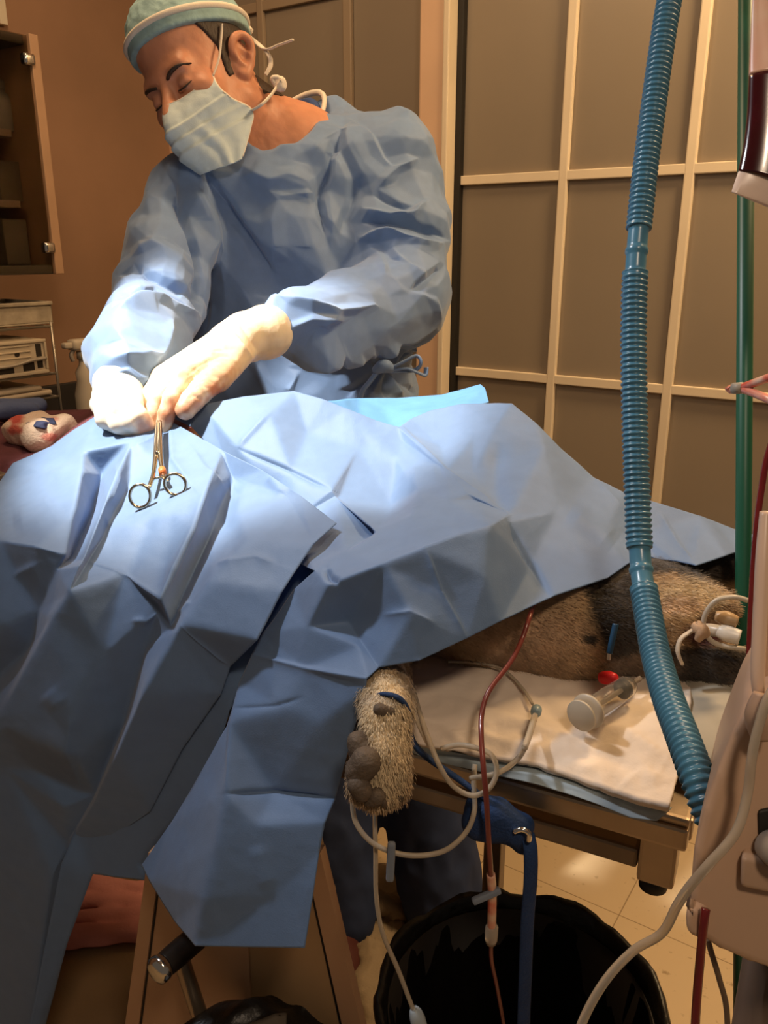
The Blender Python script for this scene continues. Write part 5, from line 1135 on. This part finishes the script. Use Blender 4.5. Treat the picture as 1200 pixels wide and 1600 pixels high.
# leash
m_leash = mat('leash_blue', (.008, .035, .12), .75, bump=.6, bscale=500, var=.15, vscale=40)
ls = thing('leash', Pd(780, 1280, .66), 'dark blue leash tied from the paw to the table rail, end hanging into the bin', 'strap')
def strap(pts, w, name='strap', flat=.28): return mesh(name, *tube([Pd(*p) for p in pts], w, 10, 8, flat=flat), m_leash, ls)
mesh('paw_loop', *tube([Pd(*p) for p in ((592, 1086, .640), (606, 1085, .629), (622, 1090, .628), (634, 1102, .634), (637, 1116, .644), (622, 1112, .666), (598, 1098, .666))], [.0026, .0032, .0036, .0034, .003, .003, .003], 8, 6, closed=True, flat=.6), m_leash, ls)
strap([(634, 1120, .668), (646, 1160, .668), (668, 1184, .662), (700, 1206, .655), (738, 1233, .65), (775, 1262, .645)], .0052, flat=.5)
kn = Body(.008)
kn.add(rc(Pd(752, 1262, .652), Pd(812, 1290, .648), .012, .011), rc(Pd(748, 1284, .655), Pd(800, 1300, .65), .014, .010), rc(Pd(780, 1270, .648), Pd(815, 1320, .655), .010, .008), k=.006)
P_, Q_ = sdf_mesh(lambda P: kn(P) - .0022 * crumple(P, .02, 3, 5), Pd(782, 1288, .65) - .06, Pd(782, 1288, .65) + .06, .002, 1); mesh('knot', P_, Q_, m_leash, ls)
mesh('clasp', *tube([Pd(803, 1300, .636), Pd(815, 1296, .634), Pd(826, 1302, .634), Pd(826, 1314, .636)], .0022, 10, 5), m_chrome, ls)
strap([(824, 1302, .645), (829, 1330, .64), (829, 1375, .645), (824, 1440, .66), (821, 1520, .68), (818, 1610, .70), (818, 1700, .72)], .0058)

# syringe with its red cap beside it, blue catheter on the neck
m_barrel = mat('clear_barrel', (.92, .88, .80), .10, trans=.95, ior=1.12)
sA, sB = Pz(918, 1112, .9485), Pz(984, 1070, .9485); sax = (sB - sA) / np.linalg.norm(sB - sA); sL = np.linalg.norm(sB - sA)
sy = thing('syringe', (sA + sB) / 2, 'large empty clear syringe lying on the white pad beside the hose', 'syringe')
mesh('barrel', *lathe([(.0088, 0), (.0094, .0008), (.0094, sL - .006), (.0075, sL), (.0026, sL + .003), (.0024, sL + .016), (.0018, sL + .017), (.0016, sL + .004), (.0070, sL - .002), (.0084, sL - .007), (.0084, .0005)], sA, sax, 24), m_barrel, sy)
mesh('flange', *lathe([(.0098, -.0015), (.0145, -.001), (.0145, .001), (.0098, .0015)], sA + sax * .001, sax, 24), mat('frosted_plastic', (.62, .55, .44), .4, trans=.3), sy)
mesh('stopper', *lathe([(.0079, 0), (.0083, .001), (.0078, .003), (.0083, .005), (.0079, .006)], sA + sax * (sL - .014), sax, 22), mat('black_rubber', (.02, .018, .016), .5), sy)
mesh('plunger', *lathe([(.0125, -.010), (.0130, -.0095), (.0130, -.008), (.002, -.0075), (.002, sL - .014)], sA, sax, 22), mat('frosted_plastic', (.62, .55, .44), .4, trans=.3), sy)
rc_ = Pz(949, 1059, .948)
cp = mesh('plastic_plug', *lathe([(.001, -.007), (.0048, -.0065), (.0058, -.003), (.0058, .003), (.0045, .0065), (.003, .009), (.001, .0092)], rc_, np.array([.7, -.55, .3]), 18), mat('red_cap', (.72, .02, .025), .35), None); tag(cp, 'small bright red syringe tip cover lying beside the clear syringe', 'cap')
ct = thing('catheter', Pd(955, 1005, .725), 'short blue catheter with a white tip on the dog\'s neck', 'catheter')
line('catheter_body', [(962, 975, .716), (956, 1002, .714), (952, 1021, .714)], .0027, mat('catheter_blue', (.02, .07, .14), .35), None, ct); line('tip', [(952, 1020, .714), (951, 1031, .714)], .0017, mat('tip_white', (.62, .56, .48), .4), None, ct)
# tube in the mouth
m_tubew = mat('white_tubing', (.62, .55, .44), .3, trans=.25)
et = thing('endotracheal_tube', Pd(1110, 985, .72), 'curved clear breathing tube with white connectors coming out of the dog\'s mouth', 'tube')
line('ring_tube', [(1168, 938, .70), (1146, 933, .70), (1120, 938, .702), (1104, 956, .705), (1099, 978, .707), (1108, 998, .706), (1128, 1009, .704), (1165, 1014, .70)], .0022, m_tubew, None, et)
line('airway_tube', [(1078, 992, .75), (1100, 984, .73), (1122, 986, .718), (1150, 992, .71)], .0055, m_tubew, None, et)
mesh('connector', *tube([Pd(1124, 985, .708), Pd(1136, 990, .704), Pd(1156, 996, .70)], [.0062, .0072, .0066], 14, 4), mat('connector_white', (.72, .66, .56), .35), et)
mesh('connector', *tube([Pd(1118, 962, .712), Pd(1134, 966, .708), Pd(1152, 972, .705)], [.004, .0065, .005], 12, 4), mat('amber_plastic', (.42, .28, .15), .4), et)
gt = mesh('gauze_tie', *tube([Pd(*p) for p in ((1066, 1038, .718), (1059, 1018, .716), (1064, 998, .716), (1082, 985, .716), (1094, 974, .712))], [.003, .0036, .0034, .0036, .003], 8, 6, flat=.5), mat('gauze_white', (.60, .50, .38), .9, bump=.5, bscale=300), None); tag(gt, 'white gauze tie round the dog\'s muzzle', 'tie')
mb = MB(); mb.tube([Pd(1082, 976, .708), Pd(1095, 984, .704), Pd(1104, 992, .706)], [.003, .0062, .004], 10); mb.tube([Pd(1090, 972, .706), Pd(1096, 988, .702), Pd(1090, 1000, .706)], [.003, .0050, .003], 10); tp = mb.build('adhesive_tape', mat('tan_tape', (.48, .32, .20), .8, bump=.5, bscale=200), None); tag(tp, 'lump of tan tape holding the breathing tube at the dog\'s mouth', 'tape')
ba, bb_ = Pd(594, 1052, .712), Pd(600, 1078, .680); bax = (bb_ - ba) / np.linalg.norm(bb_ - ba); bL = np.linalg.norm(bb_ - ba)
bd2 = mesh('bandage', *lathe([(.0212, 0), (.0228, .002), (.0226, bL * .3), (.0230, bL * .35), (.0222, bL * .7), (.0205, bL * .72)], ba, bax, 26), mat('bandage_white', (.72, .60, .50), .9, bump=.4, bscale=300), None); tag(bd2, 'white bandage round the dog\'s leg just below the drape', 'bandage')

# ================================================================== BINS AND CLOTHS ON THE FLOOR
m_bag = mat('black_bag', (.008, .007, .006), .38, bump=.7, bscale=45, bdist=.004)
zr_ = .56; far = Pz(822, 1392, zr_); dirr = np.array([far[0], far[1], 0]); dirr /= np.linalg.norm(dirr); cc = far - dirr * .148; cc[2] = 0
tc_ = thing('trash_can', cc, 'big black-lined bin in the foreground under the table corner', 'bin')
def ragged(prof, seg, amp, seed):
    V, Fc = lathe(prof, cc, seg=seg); V = np.array(V); n = noise3(V, 24, seed, 3, True); r_ = V - cc; r_[:, 2] = 0; r_ /= np.linalg.norm(r_, axis=1)[:, None] + 1e-9
    V = V + r_ * (amp * n)[:, None]; top = np.clip((V[:, 2] - zr_ + .05) / .05, 0, 1); V[:, 2] += top * .010 * noise3(V * [1, 1, .2], 30, seed + 3, 2); return V, Fc[:-2] + [Fc[-2]]
mesh('can_body', *lathe([(.110, 0.002), (.115, .006), (.139, zr_ - .02), (.137, zr_ - .02), (.112, .010), (.001, .010)], cc, seg=40), mat('black_can', (.012, .010, .009), .5), tc_)
mesh('liner', *ragged([(.145, zr_ - .24), (.142, zr_ - .16), (.147, zr_ - .08), (.144, zr_ - .03), (.149, zr_ - .006), (.146, zr_), (.140, zr_ - .004), (.135, zr_ - .03), (.128, zr_ - .10), (.120, zr_ - .22), (.106, zr_ - .36), (.06, zr_ - .42), (.002, zr_ - .43)], 72, .006, 4), m_bag, tc_)
gcn = Pd(400, 1700, .80)
tb = Body(.03); tb.add(rc([gcn[0], gcn[1], .10], [gcn[0], gcn[1], gcn[2] - .03], .115, .085), ell([gcn[0], gcn[1], gcn[2]], (.098, .09, .035)), k=.04)
P_, Q_ = sdf_mesh(lambda P: np.maximum(tb(P) - .010 * crumple(P, .06, 5, 5), .002 - P[:, 2]), [gcn[0] - .2, gcn[1] - .2, -.01], [gcn[0] + .2, gcn[1] + .2, gcn[2] + .09], .006, 1)
tag(mesh('trash_bag', P_, Q_, m_bag, None), 'black plastic bag in front of the table pedestal', 'bag')
gb = BVHTree.FromPolygons(P_.tolist(), Q_.tolist())
pp = dict(a=(372, 1606, 0), b=(430, 1584, 0), c=(448, 1582, 0), d=(446, 1640, 0), e=(380, 1650, 0)); pp = {k: (v[0], v[1], hitd(v[0], v[1], .004, .79)) for k, v in pp.items()}
tag(sheet('paper_sheet', pp, list('abcde'), [], mat('grey_paper', (.13, .11, .085), .7), None, 3, 1, (), .001, .0006, 30, 2), 'grey paper lying on the black plastic bag', 'paper')
def fl(px, py, z): return (px, py, dep(Pz(px, py, z)))
cl = dict(a=fl(536, 1385, .01), b=fl(565, 1352, .01), c=fl(612, 1350, .01), d=fl(645, 1385, .01), e=fl(655, 1440, .01), f=fl(670, 1520, .01), g=fl(650, 1640, .01), h=fl(600, 1720, .01), i=fl(500, 1720, .01), j=fl(515, 1560, .01), k=fl(528, 1460, .01),
          l=fl(590, 1400, .09), m=fl(625, 1425, .06), n=fl(570, 1450, .05), o=fl(610, 1470, .05), p=fl(560, 1520, .07), q=fl(620, 1540, .06), r=fl(580, 1600, .05), s=fl(550, 1400, .07))
tag(sheet('floor_towel', cl, list('abcdefghijk'), [['l', 'n', 'p'], ['m', 'o', 'q']], mat('beige_towel', (.34, .26, .17), .95, bump=.5, bscale=250), None, 4, 2, [([(560, 1440), (600, 1430), (645, 1440)], -.03, 14, 'fold'), ([(545, 1490), (590, 1480), (620, 1500)], .02, 12, 'fold')], .003, .014, 16, 3), 'beige crumpled towel on the floor by the person\'s shoe', 'towel')
bk_ = Body(.03); b0 = Pz(150, 1520, .10)
bk_.add(ell([b0[0], b0[1] + .03, .08], (.24, .26, .12)), ell([b0[0] - .05, b0[1] - .12, .06], (.22, .2, .10)))
P_, Q_ = sdf_mesh(lambda P: np.maximum(bk_(P) - .010 * crumple(P, .10, 5, 5), .002 - P[:, 2]), [b0[0] - .36, b0[1] - .42, -.01], [b0[0] + .32, b0[1] + .36, .26], .009, 1)
tag(mesh('blanket', P_, Q_, mat('tan_blanket', (.26, .16, .075), .95, bump=.4, bscale=150), None), 'tan blanket heaped on the floor left of the pedestal', 'blanket')
rt = Body(.006)
for (xa, ya, xb, yb, r) in ((130, 1376, 228, 1394, .016), (118, 1408, 226, 1416, .016), (120, 1436, 226, 1434, .015), (108, 1462, 222, 1456, .018), (150, 1390, 214, 1410, .012), (170, 1425, 215, 1448, .011)): rt.add(rc(Pz(xa, ya, .215), Pz(xb, yb, .215), r, r))
rt.add(rc(Pz(120, 1400, .17), Pz(225, 1400, .17), .025, .025), rc(Pz(112, 1450, .17), Pz(224, 1450, .17), .025, .025))
mid_ = Pz(170, 1425, .21)
P_, Q_ = sdf_mesh(lambda P: rt(P) - .005 * crumple(P, .05, 8, 5), mid_ - [.18, .18, .09], mid_ + [.18, .18, .09], .005, 1)
tag(mesh('red_towel', P_, Q_, mat('pink_towel', (.68, .28, .25), .95, bump=.5, bscale=200, var=.08), None), 'pinkish red towel crumpled on top of the tan blanket', 'towel')
